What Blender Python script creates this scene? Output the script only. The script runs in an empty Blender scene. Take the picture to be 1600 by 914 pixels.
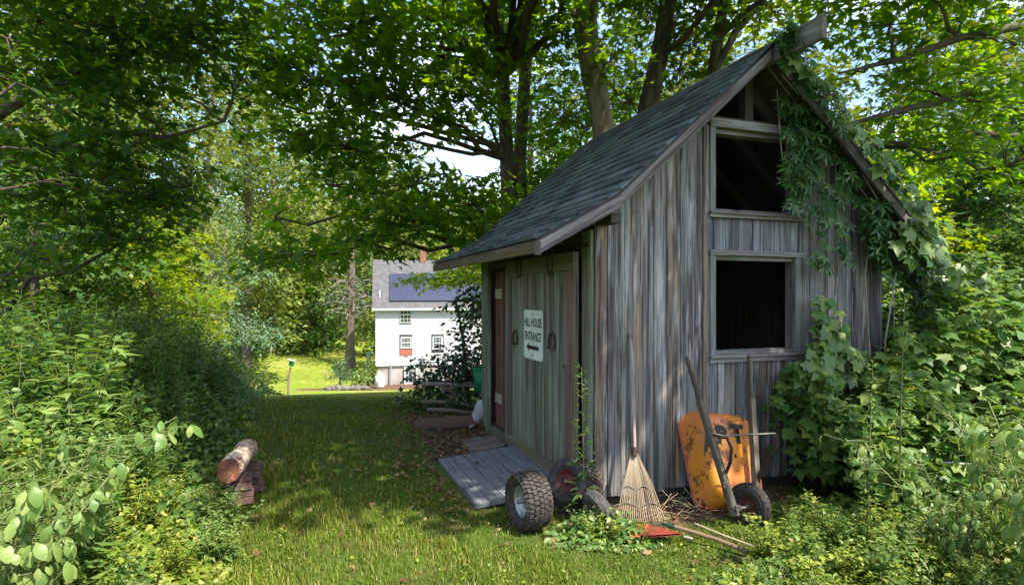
import bpy, math, random
import numpy as np
from mathutils import Vector, Matrix, Quaternion, noise as mnoise

# ------------------------------------------------------------------ camera, sky, sun, exposure
SC = bpy.context.scene
COL = SC.collection
F = 920.0; CX = 800.0; HY = 462.0; EYE = 1.6
cam_d = bpy.data.cameras.new("camera"); cam = bpy.data.objects.new("camera", cam_d); COL.objects.link(cam)
cam.location = (0, 0, EYE); cam.rotation_euler = (math.radians(90), 0, 0)
cam_d.sensor_width = 36; cam_d.lens = 36 * F / 1600.0
cam_d.shift_y = 5 / 1600.0
cam_d.clip_start = 0.05; cam_d.clip_end = 3000
SC.camera = cam
SUN_TO = Vector((0.50, -0.42, 0.98)).normalized()
SUN_EL = math.asin(SUN_TO.z); SUN_AZ = math.atan2(SUN_TO.x, SUN_TO.y)
w = bpy.data.worlds.new("World"); SC.world = w; w.use_nodes = True
nt = w.node_tree; nt.nodes.clear()
out = nt.nodes.new('ShaderNodeOutputWorld'); bg = nt.nodes.new('ShaderNodeBackground')
sky = nt.nodes.new('ShaderNodeTexSky'); sky.sky_type = 'NISHITA'; sky.sun_disc = False
sky.sun_elevation = SUN_EL; sky.sun_rotation = SUN_AZ
sky.air_density = 1.0; sky.dust_density = 1.5; sky.ozone_density = 1.0
tc = nt.nodes.new('ShaderNodeTexCoord'); mp = nt.nodes.new('ShaderNodeMapping')
mp.inputs['Scale'].default_value = (2.2, 2.2, 5.0)
nz = nt.nodes.new('ShaderNodeTexNoise'); nz.inputs['Scale'].default_value = 1.6; nz.inputs['Detail'].default_value = 6
cr = nt.nodes.new('ShaderNodeValToRGB'); cr.color_ramp.elements[0].position = .48; cr.color_ramp.elements[1].position = .72
mx = nt.nodes.new('ShaderNodeMix'); mx.data_type = 'RGBA'
mx.inputs[7].default_value = (6.0, 6.5, 7.3, 1)
nt.links.new(tc.outputs['Generated'], mp.inputs['Vector']); nt.links.new(mp.outputs[0], nz.inputs['Vector'])
nt.links.new(nz.outputs[0], cr.inputs[0]); nt.links.new(cr.outputs[0], mx.inputs[0])
nt.links.new(sky.outputs[0], mx.inputs[6]); nt.links.new(mx.outputs[2], bg.inputs[0])
bg.inputs[1].default_value = 0.15
nt.links.new(bg.outputs[0], out.inputs[0])
sd = bpy.data.lights.new("sun", 'SUN'); so = bpy.data.objects.new("sun", sd); COL.objects.link(so)
sd.energy = 4.5; sd.angle = math.radians(0.6); sd.color = (1.0, .92, .77)
so.rotation_euler = (-SUN_TO).to_track_quat('-Z', 'Y').to_euler(); so.location = (6, -6, 14)
SC.view_settings.view_transform = 'Standard'; SC.view_settings.look = 'None'
SC.view_settings.exposure = 1.34; SC.view_settings.gamma = 1.0
SC.view_settings.use_curve_mapping = False

R = random.Random(7)
NR = np.random.default_rng(11)

# ------------------------------------------------------------------ helpers
def P(x, y, Y):
    return Vector(((x - CX) / F * Y, Y, EYE + (HY - y) / F * Y))
def tag(o, label=None, cat=None, group=None, kind=None):
    if label: o['label'] = label
    if cat: o['category'] = cat
    if group: o['group'] = group
    if kind: o['kind'] = kind
    return o
def thing(name, label, cat, loc=(0, 0, 0), group=None):
    o = bpy.data.objects.new(name, None); COL.objects.link(o)
    o.location = loc; o.empty_display_size = .1
    return tag(o, label, cat, group)
def wloc(o):
    v = Vector((0, 0, 0))
    while o is not None:
        v = v + Vector(o.location); o = o.parent
    return v
def copy_tree(o, parent=None):
    c = o.copy(); COL.objects.link(c); c.parent = parent
    for ch in list(o.children): copy_tree(ch, c)
    return c
def smooth(a, b, x):
    t = min(1, max(0, (x - a) / (b - a))); return t * t * (3 - 2 * t)

class MB:
    """collects boxes and tubes, then links them as ONE mesh object"""
    def __init__(s): s.v = []; s.g = []; s.f = []; s.r = []; s.sm = []; s.M = None
    def _add(s, vs, gs, fs, r=None, sm=False):
        b = len(s.v)
        if r is None: r = R.random()
        for q in vs: s.v.append(tuple(s.M @ Vector(q)) if s.M is not None else tuple(q))
        s.g += gs
        for f in fs: s.f.append(tuple(b + i for i in f)); s.r.append(r); s.sm.append(sm)
    def hexa(s, c, r=None):
        """8 corners: bottom loop 0-3 then top loop 4-7"""
        c = [Vector(q) for q in c]
        ax = [(c[1] - c[0]).length, (c[3] - c[0]).length, (c[4] - c[0]).length]
        i = max(range(3), key=lambda k: ax[k])
        o = R.random() * 30
        gs = []
        for k in range(8):
            a = ax[0] if k in (1, 2, 5, 6) else 0; b = ax[1] if k in (2, 3, 6, 7) else 0; d = ax[2] if k > 3 else 0
            t = [a, b, d]; L = t.pop(i)
            gs.append((L + o, t[0] + o * 1.7, t[1] + o * .6))
        n = (c[1] - c[0]).cross(c[3] - c[0]).dot(c[4] - c[0])
        fs = [(0, 3, 2, 1), (4, 5, 6, 7), (0, 1, 5, 4), (1, 2, 6, 5), (2, 3, 7, 6), (3, 0, 4, 7)]
        if n < 0: fs = [f[::-1] for f in fs]
        s._add(c, gs, fs, r)
    def box(s, c, sz, rot=None, r=None):
        c = Vector(c); h = [q / 2 for q in sz]
        pts = []
        for z in (-1, 1):
            for x, y in ((-1, -1), (1, -1), (1, 1), (-1, 1)):
                p = Vector((x * h[0], y * h[1], z * h[2]))
                if rot is not None: p = rot @ p
                pts.append(c + p)
        s.hexa(pts, r)
    def tube(s, pts, rad, n=8, r=None, flat=1.0, up=None, caps=True):
        pts = [Vector(p) for p in pts]
        if not hasattr(rad, '__len__'): rad = [rad] * len(pts)
        o = R.random() * 30; vs = []; gs = []; L = 0; pv = None
        for i, p in enumerate(pts):
            d = (pts[min(i + 1, len(pts) - 1)] - pts[max(i - 1, 0)])
            if d.length < 1e-9: d = Vector((0, 0, 1))
            d.normalize()
            if i: L += (p - pts[i - 1]).length
            if pv is None:
                a = Vector(up) if up is not None else (Vector((0, 0, 1)) if abs(d.z) < .9 else Vector((1, 0, 0)))
                pv = (a - d * a.dot(d)).normalized()
            else: pv = (pv - d * pv.dot(d)).normalized()
            q = d.cross(pv)
            for k in range(n):
                t = 2 * math.pi * k / n
                vs.append(p + pv * math.cos(t) * rad[i] + q * math.sin(t) * rad[i] * flat)
                gs.append((L + o, math.cos(t) * rad[i] + o, math.sin(t) * rad[i]))
        fs = []
        for i in range(len(pts) - 1):
            for k in range(n):
                a = i * n + k; b = i * n + (k + 1) % n
                fs.append((a, b, b + n, a + n))
        s._add(vs, gs, fs, r, True)
        if caps:
            m = len(pts) - 1
            s._add(vs[:n], gs[:n], [tuple(range(n))[::-1]], r); s._add(vs[m * n:], gs[m * n:], [tuple(range(n))], r)
    def lathe(s, prof, n=32, r=None, closed=False, sm=True):
        """prof: list of (axial x, radius) about local X"""
        vs = []; gs = []; m = len(prof)
        for k in range(n):
            t = 2 * math.pi * k / n
            for a, q in prof:
                vs.append((a, q * math.cos(t), q * math.sin(t))); gs.append((a, q * math.cos(t), q * math.sin(t)))
        fs = []
        for k in range(n):
            k2 = (k + 1) % n
            for i in range(m if closed else m - 1):
                i2 = (i + 1) % m
                fs.append((k * m + i, k * m + i2, k2 * m + i2, k2 * m + i))
        s._add(vs, gs, fs, r, sm)
    def build(s, name, mat, parent=None, smooth_all=None):
        off = wloc(parent) if parent is not None else Vector((0, 0, 0))
        me = bpy.data.meshes.new(name)
        me.from_pydata([(a - off.x, b - off.y, c - off.z) for a, b, c in s.v], [], s.f)
        at = me.attributes.new('gco', 'FLOAT_VECTOR', 'POINT'); at.data.foreach_set('vector', np.array(s.g, dtype=np.float32).ravel())
        at = me.attributes.new('rnd', 'FLOAT', 'FACE'); at.data.foreach_set('value', np.array(s.r, dtype=np.float32))
        me.polygons.foreach_set('use_smooth', [bool(q) if smooth_all is None else smooth_all for q in s.sm])
        me.materials.append(mat); me.update()
        o = bpy.data.objects.new(name, me); COL.objects.link(o)
        if parent is not None: o.parent = parent
        return o

# leaf templates: verts (x across, y along midrib, z up), quads
T_MAPLE = (np.array([(0, 0, 0), (.2, .38, .02), (0, 1, -.12), (-.2, .38, .02),
                     (.34, .02, .06), (.62, .46, .0), (.17, .40, .05),
                     (-.34, .02, .06), (-.62, .46, .0), (-.17, .40, .05)]),
           [(0, 1, 2, 3), (0, 4, 5, 6), (0, 9, 8, 7)])
T_OVATE = (np.array([(0, 0, 0), (0, .35, -.03), (0, 1, -.22), (.30, .22, .07), (.27, .62, .0), (-.30, .22, .07), (-.27, .62, .0), (0, .7, -.1)]),
           [(0, 3, 1, 1), (1, 3, 4, 7), (7, 4, 2, 2), (0, 1, 5, 5), (1, 7, 6, 5), (7, 2, 6, 6)])
T_LANCE = (np.array([(0, 0, 0), (.14, .4, .05), (0, 1, -.2), (-.14, .4, .05), (0, .4, -.02)]), [(0, 1, 2, 4), (0, 4, 2, 3)])
def _oval():
    ts = [0, .12, .3, .5, .7, .88, 1]; hw = [0, .17, .27, .30, .235, .12, 0]; v = []; f = []
    for t, w_ in zip(ts, hw):
        z = -.42 * t * t; v += [(0, t, z), (w_, t + .03, z - .07 * (w_ > 0)), (-w_, t + .03, z - .07 * (w_ > 0))]
    for i in range(len(ts) - 1):
        a = i * 3; b = a + 3; f += [(a, a + 1, b + 1, b) if i else (a, b + 1, b), (a, b, b + 2, a + 2) if i else (a, b, b + 2)]
    f[-2] = (15, 16, 18); f[-1] = (15, 18, 17)
    return np.array(v), f
T_OVAL = _oval()
T_QUAD = (np.array([(0, 0, 0), (.33, .45, .05), (0, 1, -.1), (-.33, .45, .05)]), [(0, 1, 2, 3)])
T_CREEP = (np.array([(0, 0, 0), (.12, .5, .05), (0, .95, -.1), (-.12, .5, .05),
                     (.42, .32, .05), (.72, .55, -.08), (.30, .50, .05), (-.42, .32, .05), (-.72, .55, -.08), (-.30, .50, .05),
                     (.35, .0, .04), (.62, -.05, -.08), (.38, .16, .05), (-.35, .0, .04), (-.62, -.05, -.08), (-.38, .16, .05)]),
           [(0, 1, 2, 3), (0, 4, 5, 6), (0, 9, 8, 7), (0, 10, 11, 12), (0, 15, 14, 13)])
T_GRAPE = (np.array([(0, 0, 0), (.22, -.12, .06), (.52, .05, -.02), (.40, .28, .06), (.58, .52, -.04), (.28, .55, .05), (0, 1, -.14),
                     (-.28, .55, .05), (-.58, .52, -.04), (-.40, .28, .06), (-.52, .05, -.02), (-.22, -.12, .06), (0, .38, -.03)]),
           [(0, 1, 2, 3), (0, 3, 12, 12), (12, 3, 4, 5), (12, 5, 6, 7), (0, 12, 9, 9), (0, 9, 10, 11), (12, 7, 8, 9)])

def nrmz(a): return a / np.maximum(np.linalg.norm(a, axis=1, keepdims=True), 1e-9)
def leafmesh(name, mat, pos, nrm, dirv, size, tmpl, parent=None, rnd=None):
    tv, tf = tmpl; N = len(pos); k = len(tv)
    n = nrmz(nrm); d = dirv - n * (n * dirv).sum(1, keepdims=True); d = nrmz(d); x = np.cross(d, n)
    V = pos[:, None, :] + size[:, None, None] * (tv[None, :, 0:1] * x[:, None, :] + tv[None, :, 1:2] * d[:, None, :] + tv[None, :, 2:3] * n[:, None, :])
    if parent is not None: V = V - np.array(wloc(parent))[None, None, :]
    faces = []
    for f in tf:
        g = []
        for i in f:
            if i not in g: g.append(i)
        faces.append(g)
    loops = np.concatenate([np.array(f) for f in faces]); cnt = np.array([len(f) for f in faces])
    L = (loops[None, :] + (np.arange(N) * k)[:, None]).ravel()
    tot = np.tile(cnt, N); start = np.concatenate([[0], np.cumsum(tot)[:-1]])
    me = bpy.data.meshes.new(name)
    me.vertices.add(N * k); me.vertices.foreach_set('co', V.astype(np.float32).ravel())
    me.loops.add(len(L)); me.loops.foreach_set('vertex_index', L.astype(np.int32))
    me.polygons.add(len(tot)); me.polygons.foreach_set('loop_start', start.astype(np.int32)); me.polygons.foreach_set('loop_total', tot.astype(np.int32))
    me.update(calc_edges=True)
    if rnd is None: rnd = NR.random(N)
    at = me.attributes.new('rnd', 'FLOAT', 'FACE'); at.data.foreach_set('value', np.repeat(rnd, len(cnt)).astype(np.float32))
    me.materials.append(mat)
    o = bpy.data.objects.new(name, me); COL.objects.link(o)
    if parent is not None: o.parent = parent
    return o

# ------------------------------------------------------------------ materials
def newmat(name):
    m = bpy.data.materials.new(name); m.use_nodes = True; t = m.node_tree; t.nodes.clear()
    o = t.nodes.new('ShaderNodeOutputMaterial'); return m, t, o
def N_(t, typ, **kw):
    n = t.nodes.new(typ)
    for k, v in kw.items(): setattr(n, k, v)
    return n
def ramp(t, stops, fac=None):
    n = t.nodes.new('ShaderNodeValToRGB'); e = n.color_ramp.elements
    while len(e) < len(stops): e.new(.5)
    for i, (p, c) in enumerate(stops):
        e[i].position = p; e[i].color = (c[0], c[1], c[2], 1) if hasattr(c, '__len__') else (c, c, c, 1)
    if fac is not None: t.links.new(fac, n.inputs[0])
    return n.outputs[0]
def mixc(t, fac, a, b, mode='MIX'):
    n = t.nodes.new('ShaderNodeMix'); n.data_type = 'RGBA'; n.blend_type = mode
    for i, v in ((0, fac), (6, a), (7, b)):
        if isinstance(v, (int, float)): n.inputs[i].default_value = v if i == 0 else (v, v, v, 1)
        elif isinstance(v, tuple): n.inputs[i].default_value = (v[0], v[1], v[2], 1)
        else: t.links.new(v, n.inputs[i])
    return n.outputs[2]
def noise(t, vec, scale, detail=4, rough=.55, vs=None):
    if vs is not None:
        m = t.nodes.new('ShaderNodeMapping'); m.inputs['Scale'].default_value = vs; t.links.new(vec, m.inputs[0]); vec = m.outputs[0]
    n = t.nodes.new('ShaderNodeTexNoise'); n.inputs['Scale'].default_value = scale; n.inputs['Detail'].default_value = detail
    n.inputs['Roughness'].default_value = rough
    if vec is not None: t.links.new(vec, n.inputs['Vector'])
    return n.outputs[0]
def attr(t, name, o='Fac'):
    n = t.nodes.new('ShaderNodeAttribute'); n.attribute_name = name; return n.outputs[o]
def bump(t, h, s=.3, d=.01):
    b = t.nodes.new('ShaderNodeBump'); b.inputs['Strength'].default_value = s; b.inputs['Distance'].default_value = d
    t.links.new(h, b.inputs['Height']); return b.outputs[0]
def pbsdf(t, o, col, rough=.7, metal=0, nrm=None, spec=.3):
    b = t.nodes.new('ShaderNodeBsdfPrincipled')
    if isinstance(col, tuple): b.inputs['Base Color'].default_value = (col[0], col[1], col[2], 1)
    else: t.links.new(col, b.inputs['Base Color'])
    if isinstance(rough, (int, float)): b.inputs['Roughness'].default_value = rough
    else: t.links.new(rough, b.inputs['Roughness'])
    b.inputs['Metallic'].default_value = metal; b.inputs['Specular IOR Level'].default_value = spec
    if nrm is not None: t.links.new(nrm, b.inputs['Normal'])
    t.links.new(b.outputs[0], o.inputs[0]); return b

def mat_wood(name, stops, streak=(.10, .085, .07), pale=(.45, .46, .46), amt=.55, orange=0.0, paleamt=.5):
    m, t, o = newmat(name); g = attr(t, 'gco', 'Vector'); r = attr(t, 'rnd')
    base = ramp(t, stops, r)
    n1 = noise(t, g, 1, 5, .65, (2.0, 85, 85))       # fine grain
    n2 = noise(t, g, 1, 5, .6, (.7, 17, 17))        # broad streaks
    n3 = noise(t, g, 1, 5, .7, (1.0, 9, 9))        # blotches
    c = mixc(t, ramp(t, [(.47, 0), (.58, amt)], n2), base, streak)
    c = mixc(t, ramp(t, [(.51, 0), (.62, paleamt)], n3), c, pale)
    c = mixc(t, ramp(t, [(.36, .9), (.50, 0)], n1), c, streak)
    n6 = noise(t, g, 1, 3, .5, (.9, 60, 60)); c = mixc(t, ramp(t, [(.655, 0), (.67, .9)], n6), c, (.018, .015, .014))
    # knots
    mm = t.nodes.new('ShaderNodeMapping'); mm.inputs['Scale'].default_value = (2.0, 7, 7); t.links.new(g, mm.inputs[0])
    vo = t.nodes.new('ShaderNodeTexVoronoi'); vo.inputs['Scale'].default_value = 1.0; t.links.new(mm.outputs[0], vo.inputs[0])
    c = mixc(t, ramp(t, [(.06, .85), (.12, 0)], vo.outputs['Distance']), c, (.05, .035, .028))
    if orange:
        n5 = noise(t, g, 1, 2, .5, (1.1, 22, 22))
        c = mixc(t, ramp(t, [(.70, 0), (.76, orange)], n5), c, (.50, .24, .08))
    pbsdf(t, o, c, .82, 0, bump(t, n1, .55, .004), .2); return m
def mat_leaf(name, stops, tr=(1.5, 1.7, .35), mix=.42, rough=.42, spec=.35):
    m, t, o = newmat(name); r = attr(t, 'rnd'); base = ramp(t, stops, r)
    if name in ('pale_weed_leaf', 'vine_leaf', 'weed_leaf'):
        q = noise(t, t.nodes.new('ShaderNodeTexCoord').outputs['Object'], 38, 3, .6); base = mixc(t, ramp(t, [(.46, .0), (.70, .28)], q), base, (.16, .17, .04)); base = mixc(t, ramp(t, [(.70, 0), (.73, .7)], q), base, (.12, .07, .03))
    b = t.nodes.new('ShaderNodeBsdfPrincipled'); t.links.new(base, b.inputs['Base Color'])
    b.inputs['Roughness'].default_value = rough; b.inputs['Specular IOR Level'].default_value = spec
    tl = t.nodes.new('ShaderNodeBsdfTranslucent')
    t.links.new(mixc(t, 1.0, base, (tr[0], tr[1], tr[2]), 'MULTIPLY'), tl.inputs[0])
    ms = t.nodes.new('ShaderNodeMixShader'); ms.inputs[0].default_value = mix
    t.links.new(b.outputs[0], ms.inputs[1]); t.links.new(tl.outputs[0], ms.inputs[2]); t.links.new(ms.outputs[0], o.inputs[0])
    return m
def mat_plain(name, c1, c2=None, scale=20, rough=.6, metal=0, bs=.2, spec=.3, lo=.4, hi=.62, bd=.003):
    m, t, o = newmat(name); tc = t.nodes.new('ShaderNodeTexCoord').outputs['Object']
    n = noise(t, tc, scale, 5, .6)
    c = ramp(t, [(lo, c1), (hi, c2 or c1)], n)
    pbsdf(t, o, c, rough, metal, bump(t, n, bs, bd), spec); return m

M = {}
M['wall'] = mat_wood('weathered_wall_wood', [(0, (.115, .11, .112)), (.18, (.235, .235, .235)), (.36, (.18, .130, .092)), (.50, (.27, .27, .272)), (.66, (.19, .178, .162)), (.8, (.155, .15, .15)), (1, (.28, .28, .265))], pale=(.48, .48, .475), streak=(.035, .031, .033), amt=.8, orange=.85, paleamt=.62)
M['slat'] = mat_wood('weathered_slat_wood', [(0, (.11, .11, .13)), (.5, (.21, .215, .245)), (1, (.31, .32, .35))], amt=.7, paleamt=.5, streak=(.05, .045, .045))
M['frame'] = mat_wood('grey_frame_wood', [(0, (.15, .15, .15)), (1, (.21, .205, .20))], amt=.4, paleamt=.4, orange=.3)
M['rake_board'] = mat_wood('rake_board_wood', [(0, (.17, .145, .15)), (1, (.23, .20, .20))], amt=.9, paleamt=.5, pale=(.36, .34, .34), streak=(.06, .045, .045))
M['door'] = mat_wood('green_tinged_door_wood', [(0, (.15, .145, .095)), (.3, (.22, .23, .155)), (.55, (.13, .11, .075)), (.8, (.25, .27, .20)), (1, (.17, .155, .11))], pale=(.27, .31, .235), amt=.65, paleamt=.6, streak=(.055, .045, .03))
M['doorrail'] = mat_wood('mossy_rail_wood', [(0, (.13, .11, .06)), (1, (.19, .165, .09))], amt=.5, paleamt=.15)
M['brown'] = mat_wood('brown_wood', [(0, (.12, .07, .045)), (1, (.20, .13, .08))], amt=.5, paleamt=.15)
M['redwood'] = mat_wood('red_inner_door_wood', [(0, (.15, .05, .03)), (1, (.20, .075, .045))], amt=.3, paleamt=.05)
M['fascia'] = mat_wood('fascia_wood', [(0, (.085, .055, .022)), (1, (.12, .08, .035))], amt=.4, paleamt=.1)
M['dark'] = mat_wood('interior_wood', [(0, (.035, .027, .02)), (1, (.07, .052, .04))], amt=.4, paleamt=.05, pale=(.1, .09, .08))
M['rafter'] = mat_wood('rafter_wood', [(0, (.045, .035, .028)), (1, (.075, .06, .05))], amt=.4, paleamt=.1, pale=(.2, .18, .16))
M['beam'] = mat_wood('ridge_beam_wood', [(0, (.12, .12, .10)), (1, (.17, .165, .145))], amt=.35, paleamt=.3)
M['handle'] = mat_wood('tool_handle_wood', [(0, (.36, .28, .26)), (1, (.42, .33, .31))], amt=.2, paleamt=.2)
M['barrowwood'] = mat_wood('barrow_handle_wood', [(0, (.11, .09, .065)), (1, (.16, .135, .10))], amt=.8, paleamt=.35, pale=(.26, .23, .20), streak=(.04, .03, .025))
M['orangewood'] = mat_wood('warm_handle_wood', [(0, (.27, .16, .095)), (1, (.33, .20, .12))], amt=.3, paleamt=.1)
M['bamboo'] = mat_wood('bamboo', [(0, (.27, .20, .13)), (1, (.42, .33, .23))], amt=.3, paleamt=.25, pale=(.5, .44, .34))
M['plank'] = mat_wood('grey_painted_plank', [(0, (.14, .147, .158)), (1, (.18, .188, .20))], streak=(.09, .09, .10), amt=.35, pale=(.21, .23, .25), paleamt=.25)
M['stick'] = mat_wood('dead_wood', [(0, (.20, .16, .12)), (1, (.33, .28, .23))], amt=.3, paleamt=.3)
M['redlog'] = mat_wood('red_brown_log', [(0, (.10, .045, .03)), (1, (.15, .07, .045))], amt=.4, paleamt=.12, pale=(.3, .2, .15))

def mat_shingle():
    m, t, o = newmat('asphalt_shingle'); tc = t.nodes.new('ShaderNodeTexCoord').outputs['Object']; r = attr(t, 'rnd')
    base = ramp(t, [(0, (.050, .058, .072)), (.5, (.10, .113, .132)), (1, (.175, .19, .21))], r)
    n = noise(t, tc, 260, 2, .7); n2 = noise(t, tc, 2.5, 4, .6)
    c = mixc(t, ramp(t, [(.35, .55), (.6, 0)], n), base, (.03, .035, .042))
    c = mixc(t, ramp(t, [(.50, 0), (.70, .45)], n2), c, (.16, .175, .18)); n7 = noise(t, tc, 7, 4, .6); c = mixc(t, ramp(t, [(.60, 0), (.70, .5)], n7), c, (.07, .085, .05))
    pbsdf(t, o, c, .85, 0, bump(t, n, .4, .002), .3); return m
M['shingle'] = mat_shingle()
M['drip'] = mat_plain('drip_edge', (.015, .015, .018), rough=.5)

def mat_bark(name, a, b, sc=14):
    m, t, o = newmat(name); g = attr(t, 'gco', 'Vector')
    n = noise(t, g, 1, 6, .65, (3.5, sc, sc)); n2 = noise(t, g, 1, 3, .6, (1.2, 4, 4))
    c = ramp(t, [(.35, a), (.65, b)], n)
    c = mixc(t, ramp(t, [(.5, 0), (.7, .45)], n2), c, (.10, .115, .075))
    pbsdf(t, o, c, .9, 0, bump(t, n, .9, .02), .15); return m
M['bark'] = mat_bark('maple_bark', (.035, .028, .022), (.14, .115, .09))
M['barkpale'] = mat_bark('pale_bark', (.11, .085, .065), (.26, .21, .17))
M['twig'] = mat_plain('twig_bark', (.045, .035, .025), (.08, .065, .045), 20, .9)
M['greystem'] = mat_plain('grey_stem', (.22, .20, .18), (.32, .30, .27), 20, .9)
M['stem'] = mat_plain('green_stem', (.10, .13, .04), (.17, .19, .07), 20, .6)

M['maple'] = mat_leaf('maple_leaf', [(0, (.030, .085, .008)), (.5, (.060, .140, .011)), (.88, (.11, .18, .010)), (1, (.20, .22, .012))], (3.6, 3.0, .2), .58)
M['maplelit'] = mat_leaf('sunlit_maple_leaf', [(0, (.08, .17, .014)), (.6, (.15, .23, .014)), (1, (.24, .27, .015))], (2.3, 2.0, .2), .55)  # maple leaf with sunlight put into the colour as a brighter, yellower green
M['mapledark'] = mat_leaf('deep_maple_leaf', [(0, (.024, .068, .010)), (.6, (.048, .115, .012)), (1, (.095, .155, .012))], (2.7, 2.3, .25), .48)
M['weed'] = mat_leaf('weed_leaf', [(0, (.034, .095, .022)), (.5, (.072, .150, .030)), (1, (.15, .225, .050))], (1.8, 1.8, .4), .38)
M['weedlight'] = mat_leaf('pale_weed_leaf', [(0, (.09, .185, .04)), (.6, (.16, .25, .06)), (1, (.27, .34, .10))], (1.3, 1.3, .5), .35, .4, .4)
M['weedyellow'] = mat_leaf('yellow_green_weed_leaf', [(0, (.10, .18, .022)), (.6, (.21, .27, .034)), (.95, (.33, .36, .06)), (1, (.30, .20, .07))], (1.3, 1.25, .4), .35)
M['vine'] = mat_leaf('vine_leaf', [(0, (.048, .125, .03)), (.5, (.105, .195, .046)), (1, (.22, .29, .078))], (1.8, 1.8, .4), .38, .4, .42)
M['creeper'] = mat_leaf('creeper_leaf', [(0, (.024, .078, .022)), (.6, (.052, .120, .032)), (.94, (.09, .165, .038)), (1, (.17, .26, .05))], (1.5, 1.6, .4), .33, .38, .45)
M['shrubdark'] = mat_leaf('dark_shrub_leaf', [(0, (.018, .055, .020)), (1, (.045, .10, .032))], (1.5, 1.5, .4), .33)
M['conifer'] = mat_leaf('conifer_needle', [(0, (.035, .080, .045)), (1, (.085, .145, .075))], (1.2, 1.2, .5), .2, .6, .2)
M['bluecon'] = mat_leaf('pale_pine_needle', [(0, (.075, .145, .085)), (1, (.15, .23, .13))], (1.2, 1.2, .6), .25, .6, .2)
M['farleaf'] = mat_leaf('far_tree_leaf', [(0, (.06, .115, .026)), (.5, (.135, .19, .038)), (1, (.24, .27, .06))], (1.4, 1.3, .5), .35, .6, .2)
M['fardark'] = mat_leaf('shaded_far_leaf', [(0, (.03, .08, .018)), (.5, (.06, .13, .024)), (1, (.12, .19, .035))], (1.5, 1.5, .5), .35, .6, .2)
M['grass'] = mat_leaf('grass_blade', [(0, (.050, .105, .008)), (.5, (.125, .175, .014)), (.9, (.245, .26, .030)), (1, (.40, .32, .14))], (1.3, 1.3, .4), .35, .5, .25)
M['litter'] = mat_leaf('dry_leaf', [(0, (.08, .045, .028)), (.5, (.17, .095, .052)), (1, (.29, .18, .10))], (1, 1, 1), .1, .8, .1)
M['straw'] = mat_plain('dry_straw', (.30, .23, .13), (.45, .36, .22), 30, .9)

def mat_rubber(name, c=(.022, .021, .022), c2=(.055, .048, .044)): return mat_plain(name, c, c2, 45, .75, 0, .3, .3)
M['rubber'] = mat_rubber('dusty_rubber', (.02, .018, .018), (.075, .06, .052))
M['rubberside'] = mat_rubber('smooth_rubber')
M['rubbergrey'] = mat_rubber('faded_rubber', (.06, .057, .055), (.12, .11, .105))
M['rim'] = mat_plain('galvanised_rim', (.30, .31, .32), (.42, .43, .44), 12, .38, .7, .1)
M['redhub'] = mat_plain('faded_red_hub', (.13, .02, .018), (.07, .03, .025), 25, .6, 0, .2)
M['iron'] = mat_plain('rusty_iron', (.035, .026, .022), (.10, .055, .035), 40, .75, .3, .4)
M['steel'] = mat_plain('dull_steel', (.13, .125, .12), (.24, .22, .20), 30, .5, .6, .3)
M['hinge'] = mat_plain('brass_hinge', (.38, .33, .22), (.55, .5, .4), 40, .5, .4)
M['signface'] = mat_plain('sign_enamel', (.50, .55, .44), (.64, .67, .58), 9, .45, 0, .05)
M['signink'] = mat_plain('sign_ink', (.02, .022, .018), rough=.6)
M['redplastic'] = mat_plain('red_plastic', (.17, .025, .022), (.24, .05, .04), 14, .5)
M['orangetine'] = mat_plain('orange_plastic', (.40, .11, .04), rough=.5)
M['greenplastic'] = mat_plain('green_plastic', (.01, .17, .06), (.015, .22, .08), 5, .45)
M['darkgreen'] = mat_plain('dark_green_socket', (.02, .05, .035), rough=.5)
M['stone'] = mat_plain('flat_stone', (.14, .105, .09), (.22, .18, .16), 7, .9, 0, .5)
M['palegrey'] = mat_plain('pale_grey_clay', (.25, .27, .26), (.33, .35, .34), 9, .8, 0, .2)
M['brickred'] = mat_plain('brick', (.085, .045, .042), (.14, .085, .08), 25, .9, 0, .5)
M['rock'] = mat_plain('garden_rock', (.08, .07, .065), (.20, .18, .165), 4, .9, 0, .6)
M['whitepaint'] = mat_plain('white_paint', (.76, .77, .78), (.8, .81, .82), 3, .5, 0, .02)
M['siding'] = mat_plain('white_shingle_siding', (.48, .50, .53), (.56, .58, .61), 6, .6, 0, .05)
M['foundation'] = mat_plain('foundation_render', (.42, .39, .38), (.33, .29, .28), .9, .85, 0, .1)
M['chimney'] = mat_plain('chimney_brick', (.20, .085, .06), (.28, .14, .11), 9, .9, 0, .2)
M['houseroof'] = mat_plain('grey_house_roof', (.08, .08, .088), (.115, .112, .122), 3, .9, 0, .1)
M['glass'] = mat_plain('window_glass', (.03, .045, .05), (.05, .07, .07), 1.5, .08, 0, 0, .8)
M['darkframe'] = mat_plain('dark_trim', (.05, .05, .06), rough=.6)
M['redpanel'] = mat_plain('red_panel', (.42, .12, .08), rough=.7)
M['greymetal'] = mat_plain('grey_conduit', (.33, .34, .35), rough=.5)

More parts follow.
